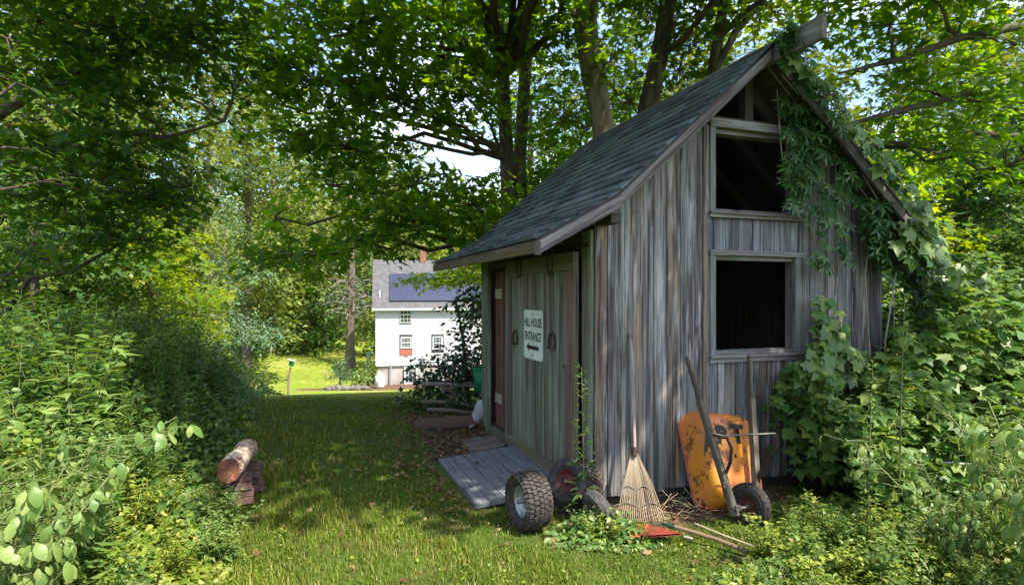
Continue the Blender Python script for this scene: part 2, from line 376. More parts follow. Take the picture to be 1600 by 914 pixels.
def mat_solar():
    m, t, o = newmat('solar_cells'); tc = t.nodes.new('ShaderNodeTexCoord').outputs['Object']
    b = t.nodes.new('ShaderNodeTexBrick'); b.offset = 0; b.inputs['Scale'].default_value = 6
    b.inputs['Color1'].default_value = (.014, .02, .055, 1); b.inputs['Color2'].default_value = (.018, .025, .068, 1)
    b.inputs['Mortar'].default_value = (.075, .09, .16, 1); b.inputs['Mortar Size'].default_value = .035
    b.inputs['Brick Width'].default_value = 1.0; b.inputs['Row Height'].default_value = 1.0
    t.links.new(tc, b.inputs[0]); pbsdf(t, o, b.outputs[0], .45, 0, None, .3); return m
M['solar'] = mat_solar()
def mat_tray():
    m, t, o = newmat('chipped_orange_paint'); tc = t.nodes.new('ShaderNodeTexCoord').outputs['Object']
    a = noise(t, tc, 38, 5, .7); b = noise(t, tc, 5, 3, .6); c0 = noise(t, tc, 3, 2, .5)
    c = ramp(t, [(.4, (.58, .21, .015)), (.62, (.58, .17, .055))], c0)
    add = t.nodes.new('ShaderNodeMath'); add.operation = 'MULTIPLY'; t.links.new(a, add.inputs[0]); t.links.new(b, add.inputs[1])
    c = mixc(t, ramp(t, [(.275, 0), (.305, .92)], add.outputs[0]), c, (.07, .028, .014))
    c = mixc(t, ramp(t, [(.52, 0), (.68, .5)], b), c, (.30, .10, .025))
    pbsdf(t, o, c, .45, 0, bump(t, add.outputs[0], .3, .004), .4); return m
M['tray'] = mat_tray()
M['trayrim'] = mat_plain('faded_red_rim', (.34, .07, .045), (.22, .09, .06), 30, .6)
def mat_birch():
    m, t, o = newmat('patchy_log_bark'); tc = t.nodes.new('ShaderNodeTexCoord').outputs['Object']
    a = noise(t, tc, 13, 4, .65, (1, 1, 1)); b = noise(t, tc, 30, 3, .6)
    c = ramp(t, [(.42, (.22, .085, .05)), (.49, (.40, .29, .23)), (.62, (.50, .44, .38))], a)
    c = mixc(t, ramp(t, [(.56, 0), (.63, .8)], b), c, (.06, .055, .045))
    pbsdf(t, o, c, .85, 0, bump(t, a, .7, .015), .2); return m
M['logbark'] = mat_birch()
M['logend'] = mat_plain('log_end_wood', (.19, .07, .04), (.09, .035, .025), 20, .9, 0, .4)

def N_mr(t, v, a, b):
    n = t.nodes.new('ShaderNodeMapRange'); t.links.new(v, n.inputs[0]); n.inputs[1].default_value = a; n.inputs[2].default_value = b; return n.outputs[0]
def mat_ground():
    m, t, o = newmat('lawn_ground'); tc = t.nodes.new('ShaderNodeTexCoord').outputs['Object']
    mk = attr(t, 'mulch'); n1 = noise(t, tc, 3.0, 5, .6); n2 = noise(t, tc, 60, 4, .7); n3 = noise(t, tc, .35, 4, .6)
    g = ramp(t, [(.3, (.032, .065, .010)), (.7, (.09, .135, .018))], n2)
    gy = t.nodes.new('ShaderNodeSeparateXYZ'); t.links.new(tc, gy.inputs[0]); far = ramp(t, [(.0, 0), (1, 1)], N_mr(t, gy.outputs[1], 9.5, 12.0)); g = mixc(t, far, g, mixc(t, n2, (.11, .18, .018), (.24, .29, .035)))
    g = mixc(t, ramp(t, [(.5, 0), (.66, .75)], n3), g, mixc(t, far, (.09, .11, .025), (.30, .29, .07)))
    g = mixc(t, ramp(t, [(.50, 0), (.64, .75)], n1), g, (.10, .075, .035))
    s = ramp(t, [(.35, (.055, .034, .024)), (.55, (.13, .08, .055)), (.72, (.26, .17, .12))], n2)
    mm = t.nodes.new('ShaderNodeMath'); mm.operation = 'ADD'; t.links.new(mk, mm.inputs[0])
    q = t.nodes.new('ShaderNodeMath'); q.operation = 'MULTIPLY_ADD'; t.links.new(n1, q.inputs[0]); q.inputs[1].default_value = .8; q.inputs[2].default_value = -.4
    t.links.new(q.outputs[0], mm.inputs[1])
    c = mixc(t, ramp(t, [(.42, 0), (.6, 1)], mm.outputs[0]), g, s)
    pbsdf(t, o, c, .95, 0, bump(t, n2, .6, .02), .1); return m
M['ground'] = mat_ground()

# ------------------------------------------------------------------ shed frame of reference
C0 = Vector((.619, 4.45, 0)); AX = Vector((-.3322, .9432, 0)); BX = Vector((.9432, .3322, 0))
def S(t, s, z): return C0 + BX * t + AX * s + Vector((0, 0, z))
def shed_ts(x, y):
    d = Vector((x, y, 0)) - C0; return d.dot(BX), d.dot(AX)

# ------------------------------------------------------------------ terrain
YK = np.array([-400, 0, 7.5, 9.3, 11, 16, 25, 33, 38, 47, 52, 60, 75, 110, 160, 300, 900])
ZK = np.array([0, 0, -.01, -.09, -.30, -1.2, -2.9, -4.15, -4.75, -5.75, -5.55, -4.85, -4.0, 3, 14, 40, 60])
def tz(x, y):
    z = float(np.interp(y, YK, ZK))
    z += smooth(9, 20, y) * (.35 * math.sin(x * .21 + 1) + .25 * math.sin(y * .17 + x * .09)) * (0 if 30 < y < 64 and -28 < x < 5 else 1)
    if y > 44 and x < -14: z += .4 * smooth(-14, -26, x) * smooth(44, 56, y)
    z += .012 * math.sin(x * 2.1 + y * .7) + .010 * math.sin(y * 2.7 - x * 1.3) if y < 12 else 0
    return z
def mulch(x, y):
    t, s = shed_ts(x, y)
    v = 0
    v = max(v, smooth(-1.05, -.62, t) * smooth(1.2, 1.7, s) * smooth(4.6, 3.6, s) * (1 if t < .3 else 0))
    v = max(v, .45 * smooth(-1.05, -.9, t) * smooth(-.1, .4, s) * (1 if -1.6 < t < .2 and s < 1.8 else 0))
    v = max(v, .9 if (-.3 < t < 3.2 and -.1 < s < 3.2) else 0)
    if -.1 < t < 1.7 and -.5 < s < 0: v = max(v, .7)
    # mulched bed by the house
    if 38 < y < 50: 
        bx = (x + 12.5) / 4.5; by = (y - 44.6) / 2.0
        v = max(v, smooth(1.15, .8, math.hypot(bx, by)))
        if y > 44.8 and x > -12: v = max(v, smooth(44.8, 45.6, y))
    d = math.hypot((x + 13.8) / 1.0, (y - 37.0) / 1.0); v = max(v, .8 * smooth(.9, .3, d))
    return v
def build_ground():
    def axis(a, b, fine, lim):
        r = list(np.arange(a, b + 1e-6, fine)); st = fine; q = b
        while q < lim: st *= 1.22; q += st; r.append(q)
        st = fine; q = a
        while q > -lim: st *= 1.22; q -= st; r.insert(0, q)
        return r
    xs = axis(-5, 4, .12, 900)
    ys = list(np.arange(1.5, 12, .12)) + list(np.arange(12, 64, .8)); q = 64; st = 1.
    while q < 900: ys.append(q); q += st; st *= 1.15
    q = 1.5; st = .2; pre = []
    while q > -400: q -= st; st *= 1.3; pre.insert(0, q)
    ys = pre + ys
    nx = len(xs); ny = len(ys); v = []; mk = []
    for y in ys:
        for x in xs: v.append((x, y, tz(x, y))); mk.append(mulch(x, y))
    f = [(j * nx + i, j * nx + i + 1, (j + 1) * nx + i + 1, (j + 1) * nx + i) for j in range(ny - 1) for i in range(nx - 1)]
    me = bpy.data.meshes.new('ground'); me.from_pydata(v, [], f)
    at = me.attributes.new('mulch', 'FLOAT', 'POINT'); at.data.foreach_set('value', np.array(mk, dtype=np.float32))
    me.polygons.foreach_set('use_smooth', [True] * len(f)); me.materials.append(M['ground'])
    o = bpy.data.objects.new('ground', me); COL.objects.link(o); tag(o, kind='structure')
build_ground()

# ------------------------------------------------------------------ garden shed
PK = (1.435, 3.595); BR = (.03, 2.32); EV = (-.59, 1.99); RT = (3.10, 2.15)
SF, SB = -.30, 3.05; WT, WS = 2.94, 2.93
def zroof(t):
    if t > PK[0]: return PK[1] + (t - PK[0]) * (RT[1] - PK[1]) / (RT[0] - PK[0])
    if t > BR[0]: return BR[1] + (t - BR[0]) * (PK[1] - BR[1]) / (PK[0] - BR[0])
    return EV[1] + (t - EV[0]) * (BR[1] - EV[1]) / (BR[0] - EV[0])
shed = thing('garden_shed', 'weathered grey board garden shed with steep shingled roof and open gable windows', 'shed', C0)
def sbox(mb, t0, t1, s0, s1, z0, z1, r=None, z0b=None, z1b=None):
    """box in shed coordinates; z0b/z1b: bottom/top height at the t1 end"""
    z0b = z0 if z0b is None else z0b; z1b = z1 if z1b is None else z1b
    mb.hexa([S(t0, s0, z0), S(t1, s0, z0b), S(t1, s1, z0b), S(t0, s1, z0),
             S(t0, s0, z1), S(t1, s0, z1b), S(t1, s1, z1b), S(t0, s1, z1)], r)
def boards_t(mb, t0, t1, zb, ztop, wlo=.085, whi=.14, th=.02, s=0.0, jit=.012):
    t = t0
    while t < t1 - .001:
        wd = R.uniform(wlo, whi); e = min(t + wd, t1)
        if t1 - e < .03: e = t1
        o = R.uniform(0, jit); g = R.uniform(.002, .008)
        zz = zb + R.uniform(-.012, .012) if zb < .2 else zb
        sbox(mb, t + g * .5, e - g * .5, s - th - o, s - o * .3, zz, ztop(t) , None, zz, ztop(e))
        t = e
def boards_s(mb, s0, s1, zb, zt, wlo=.1, whi=.15, th=.02, t=0.0, jit=.008):
    s = s0
    while s < s1 - .001:
        e = min(s + R.uniform(wlo, whi), s1)
        if s1 - e < .03: e = s1
        o = R.uniform(0, jit)
        sbox(mb, t - th - o, t - o * .3, s + .002, e - .002, zb + R.uniform(-.01, .01) * (zb < .2), zt)
        s = e
mb = MB()
boards_t(mb, 0.0, .965, .08, lambda t: zroof(t) - .075)
sbox(mb, .967, 1.025, -.034, 0, .08, 2.98, .40)
boards_t(mb, 1.028, 1.974, .08, lambda t: 1.056, .05, .11)
boards_t(mb, 1.978, WT, .08, lambda t: zroof(t) - .075)
mb.build('front_wall', M['wall'], shed)
mb = MB()
boards_t(mb, 1.03, 1.97, 1.975, lambda t: 2.233, .04, .075, .016, .012, .006)
mb.build('slat_panel', M['slat'], shed)
# side wall with the doors
mb = MB()
boards_s(mb, 0.002, .155, .08, 2.10, .05, .09)
mb.build('corner_wall', M['door'], shed); mb = MB(); sbox(mb, -.03, 0, 1.80, 1.90, .05, 1.93); sbox(mb, -.024, .03, 1.905, 2.02, .05, 1.90)
mb.build('door_post', M['door'], shed); mb = MB(); boards_s(mb, 2.66, WS, .05, 2.06, .07, .12)
sbox(mb, -.03, 0, 2.60, 2.655, .06, 1.90)
mb.build('side_wall', M['door'], shed)
mb = MB()
sbox(mb, -.022, 0, .157, WS, 1.905, 2.10); mb.build('door_header', M['dark'], shed)
mb = MB()
sbox(mb, -.045, -.024, .0, 2.5, 1.972, 1.995); mb.build('door_track', M['iron'], shed)
mb = MB()
boards_s(mb, 0, WS, .05, 2.2, .1, .18, .02, WT + .0)
t = 0.0
while t < WT - .01:
    e = min(t + R.uniform(.1, .17), WT)
    sbox(mb, t, e - .003, WS, WS + .02, .06, zroof(t) - .06, None, .06, zroof(e) - .06); t = e
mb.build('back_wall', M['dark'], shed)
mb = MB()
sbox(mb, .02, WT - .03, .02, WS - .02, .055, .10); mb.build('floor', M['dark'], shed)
mb = MB()
sbox(mb, .01, WT - .02, .015, .1, -.06, .055); sbox(mb, .01, .10, .11, WS - .02, -.06, .045)
mb.build('foundation_beam', M['dark'], shed)
mb = MB()
sbox(mb, -.075, .10, 2.03, 2.62, .052, .082); sbox(mb, -.055, -.005, 1.95, 2.66, -.05, .05)
mb.build('door_sill', M['doorrail'], shed)
# window frames
def frame(name, z0, z1, hh, sh):
    b = MB(); sbox(b, 1.027, 1.078, -.045, -.003, z0, z1, .6); sbox(b, 1.905, 1.965, -.045, -.003, z0, z1, .3)
    sbox(b, 1.02, 1.985, -.058, -.002, z1 + .001, z1 + hh, .8)
    sbox(b, 1.032, 1.060, -.001, .10, z0, z1, .1); sbox(b, 1.93, 1.96, -.001, .10, z0, z1, .1)
    sbox(b, 1.06, 1.93, .0, .10, z1 - .035, z1 - .002, .1)
    fr = b.build(name, M['frame'], shed)
    b = MB(); sbox(b, 1.015, 1.995, -.075, .0, z0 - .018, z0 - .001); sbox(b, 1.02, 1.985, -.052, -.003, z0 - sh, z0 - .019)
    sbox(b, 1.06, 1.93, .002, .10, z0 - .02, z0 + .03, .1)
    b.build('sill', M['frame'], fr)
frame('window_frame', 1.117, 1.928, .045, .06)
frame('window_frame', 2.282, 2.965, .07, .045)
# gable framing and rafters inside
mb = MB()
sbox(mb, 1.42, 1.50, .01, .09, 3.036, 3.46); sbox(mb, 1.00, 1.97, .012, .095, 3.037, 3.075)
for s in (.12, .62, 1.22, 1.82, 2.42):
    for a, b in (((.06, zroof(.06) - .05), (1.42, zroof(1.42) - .05)), ((WT - .03, zroof(WT - .03) - .05), (1.48, zroof(1.48) - .05))):
        dz = .13
        mb.hexa([S(a[0], s, a[1] - dz), S(b[0], s, b[1] - dz), S(b[0], s + .045, b[1] - dz), S(a[0], s + .045, a[1] - dz),
                 S(a[0], s, a[1]), S(b[0], s, b[1]), S(b[0], s + .045, b[1]), S(a[0], s + .045, a[1])])
for s in (.64, 1.84): sbox(mb, .05, WT - .05, s + .05, s + .09, 2.08, 2.19)
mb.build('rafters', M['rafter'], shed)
mb = MB(); sbox(mb, .015, .10, -.24, WS - .02, 2.125, 2.195); mb.build('wall_plate', M['rafter'], shed); mb = MB(); sbox(mb, WT - .11, WT - .03, -.2, WS - .02, 2.10, 2.16)
mb.build('wall_plate', M['rafter'], shed)
mb = MB(); sbox(mb, 1.430, 1.470, -.76, WS, 3.445, 3.615); mb.build('ridge_beam', M['beam'], shed)
# roof deck, shingles, rakes
roof = MB()
def slab(mb, a, b, s0, s1, top, bot, r=None):
    mb.hexa([S(a[0], s0, a[1] + bot), S(b[0], s0, b[1] + bot), S(b[0], s1, b[1] + bot), S(a[0], s1, a[1] + bot),
             S(a[0], s0, a[1] + top), S(b[0], s0, b[1] + top), S(b[0], s1, b[1] + top), S(a[0], s1, a[1] + top)], r)
for a, b in ((EV, BR), (BR, (PK[0] - .004, PK[1])), ((PK[0] + .004, PK[1]), RT)): slab(roof, a, b, SF + .02, SB, -.012, -.045)
roof = roof.build('roof', M['dark'], shed)
mb = MB()
for a, b in ((EV, BR), (BR, (PK[0] - .002, PK[1])), ((PK[0] + .002, PK[1]), RT)): slab(mb, a, b, SF - .012, SF + .018, .004, -.022)
mb.build('drip_edge', M['drip'], roof)
mb = MB()
def shingles(path, s0, s1, sgn=1):
    """courses from the eave up along a bent path"""
    segs = []; L = 0
    for i in range(len(path) - 1):
        l = math.dist(path[i], path[i + 1]); segs.append((L, l, path[i], path[i + 1])); L += l
    def at(d):
        for (q, l, a, b) in segs:
            if d <= q + l + 1e-6: break
        k = (d - q) / l; dx = (b[0] - a[0]) / l; dz = (b[1] - a[1]) / l
        return a[0] + (b[0] - a[0]) * k, a[1] + (b[1] - a[1]) * k, -dz, dx
    d = -.015; row = 0
    while d < L - .02:
        e = min(d + .128, L)
        x0, z0, nx, nz_ = at(d + .0001 if d > 0 else 0); x1, z1, nx1, nz1 = at(e)
        if d < 0: x0 -= .015 * sgn; 
        s = s0 - R.random() * .25 * 0; first = True
        while s < s1:
            wd = R.uniform(.16, .34)
            if first: wd *= R.uniform(.4, 1); first = False
            q = min(s + wd, s1)
            h = R.uniform(.016, .024); h2 = .003
            g = .0025
            def pt(x, z, ax, az, hh, ss): return S(x + ax * hh * sgn_n, ss, z + az * hh)
            sgn_n = 1
            ja = R.uniform(-.004, .004)
            mb.hexa([pt(x0, z0, nx, nz_, -.006, s + g), pt(x1, z1, nx1, nz1, -.008, s + g), pt(x1, z1, nx1, nz1, -.008, q - g), pt(x0, z0, nx, nz_, -.006, q - g),
                     pt(x0, z0, nx, nz_, h + ja * .2, s + g), pt(x1, z1, nx1, nz1, h2, s + g), pt(x1, z1, nx1, nz1, h2, q - g), pt(x0, z0, nx, nz_, h, q - g)])
            s = q
        d = e; row += 1
shingles([EV, (-.28, 2.145), BR, (.35, zroof(.35) + .0), PK], SF - .01, SB + .01)
shingles([RT, (PK[0] + .001, PK[1])], SF - .01, SB + .01, -1)
mb.build('shingles', M['shingle'], roof)
mb = MB()
def rake(a, b, s0, s1, d=.115):
    slab(mb, a, b, s0, s1, -.024, -.024 - d)
rake((BR[0] + .0, BR[1]), (PK[0] - .035, PK[1] - .032), SF - .004, SF + .02, .088)
rake((PK[0] + .06, PK[1] - .053), (RT[0] - .01, RT[1] + .01), SF - .004, SF + .02, .10)
rake((EV[0] + .003, EV[1]), (BR[0] + .03, BR[1] + .02), SF - .012, SF - .0045, .092)
mb.build('rake_board', M['rake_board'], roof)
mb = MB()
sbox(mb, EV[0] - .006, EV[0] + .018, SF + .015, SB, EV[1] - .10, EV[1] - .022, .5)
mb.build('fascia_board', M['fascia'], roof)
mb = MB(); sbox(mb, EV[0] - .008, EV[0] + .03, SF - .014, SF + .010, EV[1] - .115, EV[1] - .02)
mb.build('rake_end_block', M['rake_board'], roof)
for s in (.3, .9, 1.5, 2.1, 2.7):
    mb = MB(); slab(mb, (EV[0] + .03, EV[1] + .016), (BR[0] + .05, BR[1] + .02), s, s + .04, -.05, -.12); mb.build('eave_lookout', M['dark'], roof)
# sliding door
DT = -.048
mb = MB(); boards_s(mb, .165, 1.75, .07, 1.94, .085, .15, .022, DT, .003)
door = mb.build('sliding_door', M['door'], shed)
mb = MB(); sbox(mb, DT - .046, DT - .026, .165, 1.75, 1.80, 1.945, .3); mb.build('door_rail', M['doorrail'], door); mb = MB(); sbox(mb, DT - .046, DT - .026, .155, 1.76, .062, .185, .8)
mb.build('door_rail', M['doorrail'], door)
mb = MB(); sbox(mb, DT - .043, DT - .026, .160, .33, .188, 1.797, .6); mb.build('door_stile', M['brown'], door); mb = MB(); sbox(mb, DT - .040, DT - .026, 1.66, 1.75, .188, 1.797, .2)
mb.build('door_stile', M['brown'], door)
mb = MB(); mb.tube([S(DT - .06, .30, 1.04), S(DT - .075, .30, 1.04), S(DT - .075, .26, 1.03)], .007, 6); mb.build('door_latch', M['iron'], door)
def hanger(s):
    mb = MB(); z = 1.80
    pts = [S(DT - .052, s - .055, z + .23)] + [S(DT - .052, s - .055 * math.cos(a), z + .04 - .05 * math.sin(a)) for a in np.linspace(0, math.pi, 9)] + [S(DT - .052, s + .055, z + .23)]
    mb.tube(pts, .0075, 6)
    mb.box(S(DT - .054, s, z - .015), (.03, .03, .03)); mb.build('door_hanger', M['iron'], door)
hanger(.62); hanger(1.38)
mb = MB(); sbox(mb, .05, .075, 2.465, 2.58, .10, 1.88, .2); sbox(mb, .05, .075, 2.32, 2.43, .10, 1.88, .7)
inner = mb.build('inner_door', M['redwood'], shed)
for z in (1.62, .42):
    mb = MB(); sbox(mb, .040, .048, 2.34, 2.57, z - .055, z + .055)
    for q in (2.38, 2.53):
        for zz in (-.035, .035): sbox(mb, .034, .0395, q - .012, q + .012, z + zz - .01, z + zz + .01)
    mb.build('hinge', M['hinge'], inner)

# ------------------------------------------------------------------ sign and horseshoes on the door
def face_text(body, name, mat, parent, origin, xdir, zdir, width, height, out, bold=.0, th=.0015):
    cu = bpy.data.curves.new(name, 'FONT'); cu.body = body; cu.size = 1; cu.offset = bold; cu.align_x = 'LEFT'
    to = bpy.data.objects.new(name, cu); COL.objects.link(to)
    dg = bpy.context.evaluated_depsgraph_get(); me = bpy.data.meshes.new_from_object(to.evaluated_get(dg))
    bpy.data.objects.remove(to)
    co = np.array([v.co[:] for v in me.vertices]); mn = co.min(0); mxx = co.max(0)
    off = wloc(parent)
    xd = Vector(xdir).normalized(); zd = Vector(zdir).normalized(); o = Vector(origin) + Vector(out) - off
    for v in me.vertices:
        a = (v.co.x - mn[0]) / (mxx[0] - mn[0]) * width; b = (v.co.y - mn[1]) / (mxx[1] - mn[1]) * height
        v.co = o + xd * a + zd * b
    me.materials.clear(); me.materials.append(mat)
    ob = bpy.data.objects.new(name, me); COL.objects.link(ob); ob.parent = parent; return ob
ST = DT - .030
sgn = thing('door_sign', 'pale metal sign reading HILL HOUSE ENTRANCE with an arrow on the sliding door', 'sign', S(ST, 1.05, 1.02))
def rounded(w_, h_, r_, n=6):
    p = []
    for cx, cz, a0 in ((w_ / 2 - r_, h_ / 2 - r_, 0), (-w_ / 2 + r_, h_ / 2 - r_, 90), (-w_ / 2 + r_, -h_ / 2 + r_, 180), (w_ / 2 - r_, -h_ / 2 + r_, 270)):
        for k in range(n + 1):
            a = math.radians(a0 + 90 * k / n); p.append((cx + r_ * math.cos(a), cz + r_ * math.sin(a)))
    return p
mb = MB(); pr = rounded(.475, .455, .035); n = len(pr)
SCc = (1.05, 1.24)
fr = [S(ST - .004, SCc[0] - a, SCc[1] + b) for a, b in pr]; bk = [S(ST, SCc[0] - a, SCc[1] + b) for a, b in pr]
mb._add(fr, [tuple(q) for q in fr], [tuple(range(n))[::-1]], .5); mb._add(bk, [tuple(q) for q in bk], [tuple(range(n))], .5)
mb._add(fr + bk, [tuple(q) for q in fr + bk], [(i, (i + 1) % n, n + (i + 1) % n, n + i) for i in range(n)], .5)
mb.build('sign_plate', M['signface'], sgn)
XR = -AX
face_text('HILL HOUSE', 'lettering', M['signink'], sgn, S(ST - .0055, SCc[0] + .218, SCc[1] + .072), XR, (0, 0, 1), .43, .082, (0, 0, 0), .022)
face_text('ENTRANCE', 'lettering', M['signink'], sgn, S(ST - .0055, SCc[0] + .205, SCc[1] - .055), XR, (0, 0, 1), .40, .082, (0, 0, 0), .022)
mb = MB()
ar = [(-.165, 0), (-.085, .052), (-.105, .018), (.145, .018), (.145, -.018), (-.105, -.018), (-.085, -.052)]
pa = [S(ST - .0055, SCc[0] - a, SCc[1] - .118 + b) for a, b in ar]
mb._add(pa, [tuple(q) for q in pa], [(0, 1, 2), (2, 3, 4, 5), (0, 2, 5), (0, 5, 6)], .5); mb.build('arrow', M['signink'], sgn)
for dz in (.19, -.19):
    mb = MB(); mb.M = Matrix.Translation(S(ST - .006, SCc[0], SCc[1] + dz)) @ Vector((1, 0, 0)).rotation_difference(-BX).to_matrix().to_4x4()
    mb.lathe([(0, .0), (.004, .0), (.003, .008), (0, .009)], 10); mb.build('screw', M['steel'], sgn)
def horseshoe(s, z, tilt, label):
    th = thing('horseshoe', label, 'horseshoe', S(ST - .004, s, z - .08), 'horseshoes nailed to the sliding door')
    mb = MB(); pts = []
    for a in np.linspace(-38, 218, 17):
        ra = math.radians(a); x = .066 * math.cos(ra); y = .082 * math.sin(ra)
        if a < -5 or a > 185: x *= .95
        c, sn = math.cos(tilt), math.sin(tilt)
        pts.append(S(ST - .006, s - (x * c - y * sn), z + x * sn + y * c))
    mb.tube(pts, .0135, 6, flat=.45, up=BX.cross(Vector((0, 0, 1))) * 0 + (pts[0] - pts[8]).normalized())
    sh = mb.build('shoe', M['iron'], th)
    for q in (pts[0], pts[-1]): mb = MB(); mb.box(q - BX * .008, (.022, .022, .02)); mb.build('heel_calk', M['iron'], th)
horseshoe(1.54, 1.17, .1, 'rusty horseshoe hung open end down, left of the sign on the door')
horseshoe(.62, 1.20, -.12, 'rusty horseshoe hung open end down, right of the sign on the door')

# tool handles standing inside the shed behind the lower window
for i, (t0, t1, s0) in enumerate(((1.30, 1.42, 1.3), (1.55, 1.56, 1.5), (1.70, 1.69, 1.5))):
    a = S(t0, s0, .11); b = S(t1, s0 + .25, 1.62 - i * .05)
    mb = MB(); mb.tube([a, b], .014, 8); o = mb.build('tool_handle', M['handle'])
    tag(o, ['slanting pole standing in the dark inside the lower shed window', 'upright pole in the middle of the dark lower shed window', 'upright pole nearest the right side inside the lower shed window'][i], 'pole', 'tool handles stored inside the shed')

# ------------------------------------------------------------------ platform, stepping stone
pf = thing('wooden_ramp', 'low ramp of grey painted planks in front of the sliding door', 'ramp', S(-.48, .9, 0), None)
def pz(t): return .035 + (t + .86) / .76 * .065
t = -.86; k = 0
while t < -.105:
    e = t + .1225; mb = MB()
    cuts = [.25] + ([.25 + R.uniform(.3, 1.0)] if k % 2 == 0 else [.25 + R.uniform(.4, .9)]) + [1.57]
    for a, b in zip(cuts[:-1], cuts[1:]):
        mb.hexa([S(t + .003, a + .002, pz(t) - .03), S(e - .003, a + .002, pz(e) - .03), S(e - .003, b - .002, pz(e) - .03), S(t + .003, b - .002, pz(t) - .03),
                 S(t + .003, a + .002, pz(t)), S(e - .003, a + .002, pz(e)), S(e - .003, b - .002, pz(e)), S(t + .003, b - .002, pz(t))])
    mb.build('plank', M['plank'], pf); t = e; k += 1
mb = MB()
for s in (.30, .9, 1.48): mb.hexa([S(-.855, s, -.03), S(-.12, s, -.0), S(-.12, s + .05, 0), S(-.855, s + .05, -.03), S(-.855, s, pz(-.855) - .031), S(-.12, s, pz(-.12) - .031), S(-.12, s + .05, pz(-.12) - .031), S(-.855, s + .05, pz(-.855) - .031)])
mb.build('bearer', M['dark'], pf)
mb = MB(); ps = [(722, 688), (745, 682), (778, 681), (792, 692), (788, 697), (740, 704)]
g = [P(x, y, F * (EYE - .03) / (y - HY)) for x, y in ps]; g2 = [q - Vector((0, 0, .05)) for q in g]
mb._add(g, [tuple(q) for q in g], [tuple(range(6))[::-1]], .5); mb._add(g + g2, [tuple(q) for q in g + g2], [(i, (i + 1) % 6, 6 + (i + 1) % 6, 6 + i) for i in range(6)], .5)
o = mb.build('stepping_stone', M['stone']); tag(o, 'flat brown stepping stone in the mulch before the shed doorway', 'stone')

# ------------------------------------------------------------------ wheels
def orient(axis, center, spin=0):
    a = Vector(axis).normalized(); up = Vector((0, 0, 1)); z = (up - a * up.dot(a)).normalized(); y = z.cross(a)
    m = Matrix((a, y, z)).transposed().to_4x4()
    return Matrix.Translation(center) @ m @ Matrix.Rotation(spin, 4, 'X')
def wheel(label, center, axis, Rr, wd, rimr, kind, hubmat, root=None, tyremat=None):
    Mx = orient(axis, center)
    if root is None: root = thing('loose_wheel', label, 'wheel', (center[0], center[1], 0), 'loose wheels piled by the shed corner')
    h = wd / 2; mb = MB(); mb.M = Mx; rs = Rr * (.965 if kind == 'turf' else .99)
    prof = [(-h * .55, rimr), (-h * .8, rimr * 1.03), (-h * .98, (rimr + Rr) * .5), (-h * .98, Rr * .84), (-h * .86, Rr * .93), (-h * .6, rs * .992), (0, rs),
            (h * .6, rs * .992), (h * .86, Rr * .93), (h * .98, Rr * .84), (h * .98, (rimr + Rr) * .5), (h * .8, rimr * 1.03), (h * .55, rimr)]
    if kind != 'turf': prof = [(-h * .55, rimr), (-h * .85, rimr * 1.05), (-h, (rimr + Rr) * .52), (-h * .93, Rr * .86), (-h * .7, Rr * .95), (-h * .35, Rr * .99), (0, Rr),
                               (h * .35, Rr * .99), (h * .7, Rr * .95), (h * .93, Rr * .86), (h, (rimr + Rr) * .52), (h * .85, rimr * 1.05), (h * .55, rimr)]
    mb.lathe(prof[::-1], 48)
    ty = mb.build('tyre', tyremat or (M['rubberside'] if kind != 'turf' else M['rubber']), root)
    if kind == 'turf':
        mb = MB(); mb.M = Mx; nb = int(2 * math.pi * Rr / .034)
        rows = 5
        for k in range(nb):
            for j in range(rows):
                a = 2 * math.pi * (k + (.5 if j % 2 else 0)) / nb; x = (j - (rows - 1) / 2) * wd * .185
                rr = Rr * (1 - .10 * (abs(x) / h) ** 3) - .004
                rot = Matrix.Rotation(a, 3, 'X') @ Matrix.Rotation((.28 if j % 2 else -.28), 3, 'Z')
                mb.box(Matrix.Rotation(a, 3, 'X') @ Vector((x, 0, rr)), (wd * .165, .023, .018), rot)
        for k in range(nb):
            for sg in (-1, 1):
                a = 2 * math.pi * (k + .25) / nb; rot = Matrix.Rotation(a, 3, 'X') @ Matrix.Rotation(sg * .7, 3, 'Y')
                mb.box(Matrix.Rotation(a, 3, 'X') @ Vector((sg * h * .93, 0, Rr * .90)), (.03, .020, .014), rot)
        mb.build('tread', M['rubber'], ty)
    elif kind == 'rib':
        mb = MB(); mb.M = Mx
        for j in range(-3, 4):
            x = j * wd * .125; r0 = Rr * (1 - .07 * (abs(x) / h) ** 2.2)
            mb.lathe([(x - .0035, r0 - .004), (x - .003, r0 + .003), (x + .003, r0 + .003), (x + .0035, r0 - .004)], 40)
        mb.build('tread', tyremat or M['rubber'], ty)
    mb = MB(); mb.M = Mx
    mb.lathe([(-h * .62, rimr * 1.04), (-h * .66, rimr * .97), (-h * .45, rimr * .9), (-h * .18, rimr * .82), (-h * .12, rimr * .35), (-h * .3, rimr * .2), (-h * .3, 0)][::-1] , 32)
    mb.lathe([(h * .62, rimr * 1.04), (h * .66, rimr * .97), (h * .45, rimr * .9), (h * .18, rimr * .82), (h * .12, rimr * .35), (h * .3, rimr * .2), (h * .3, 0)], 32)
    rm = mb.build('rim', hubmat, root)
    mb = MB(); mb.M = Mx; mb.lathe([(-h * .9, 0), (-h * .9, rimr * .14), (h * .9, rimr * .14), (h * .9, 0)], 14); mb.build('hub', M['steel'], root)
    return root
wheel('knobbly turf tyre with silver rim standing in front of the grey ramp', Vector((.115, 4.07, .188)), (-.90, -.44, 0), .192, .188, .108, 'turf', M['rim'])
wheel('smooth black wheel with faded red hub leaning by the shed corner', P(888, 752, 4.33), (-.62, -.72, .28), .168, .10, .085, 'smooth', M['redhub'])
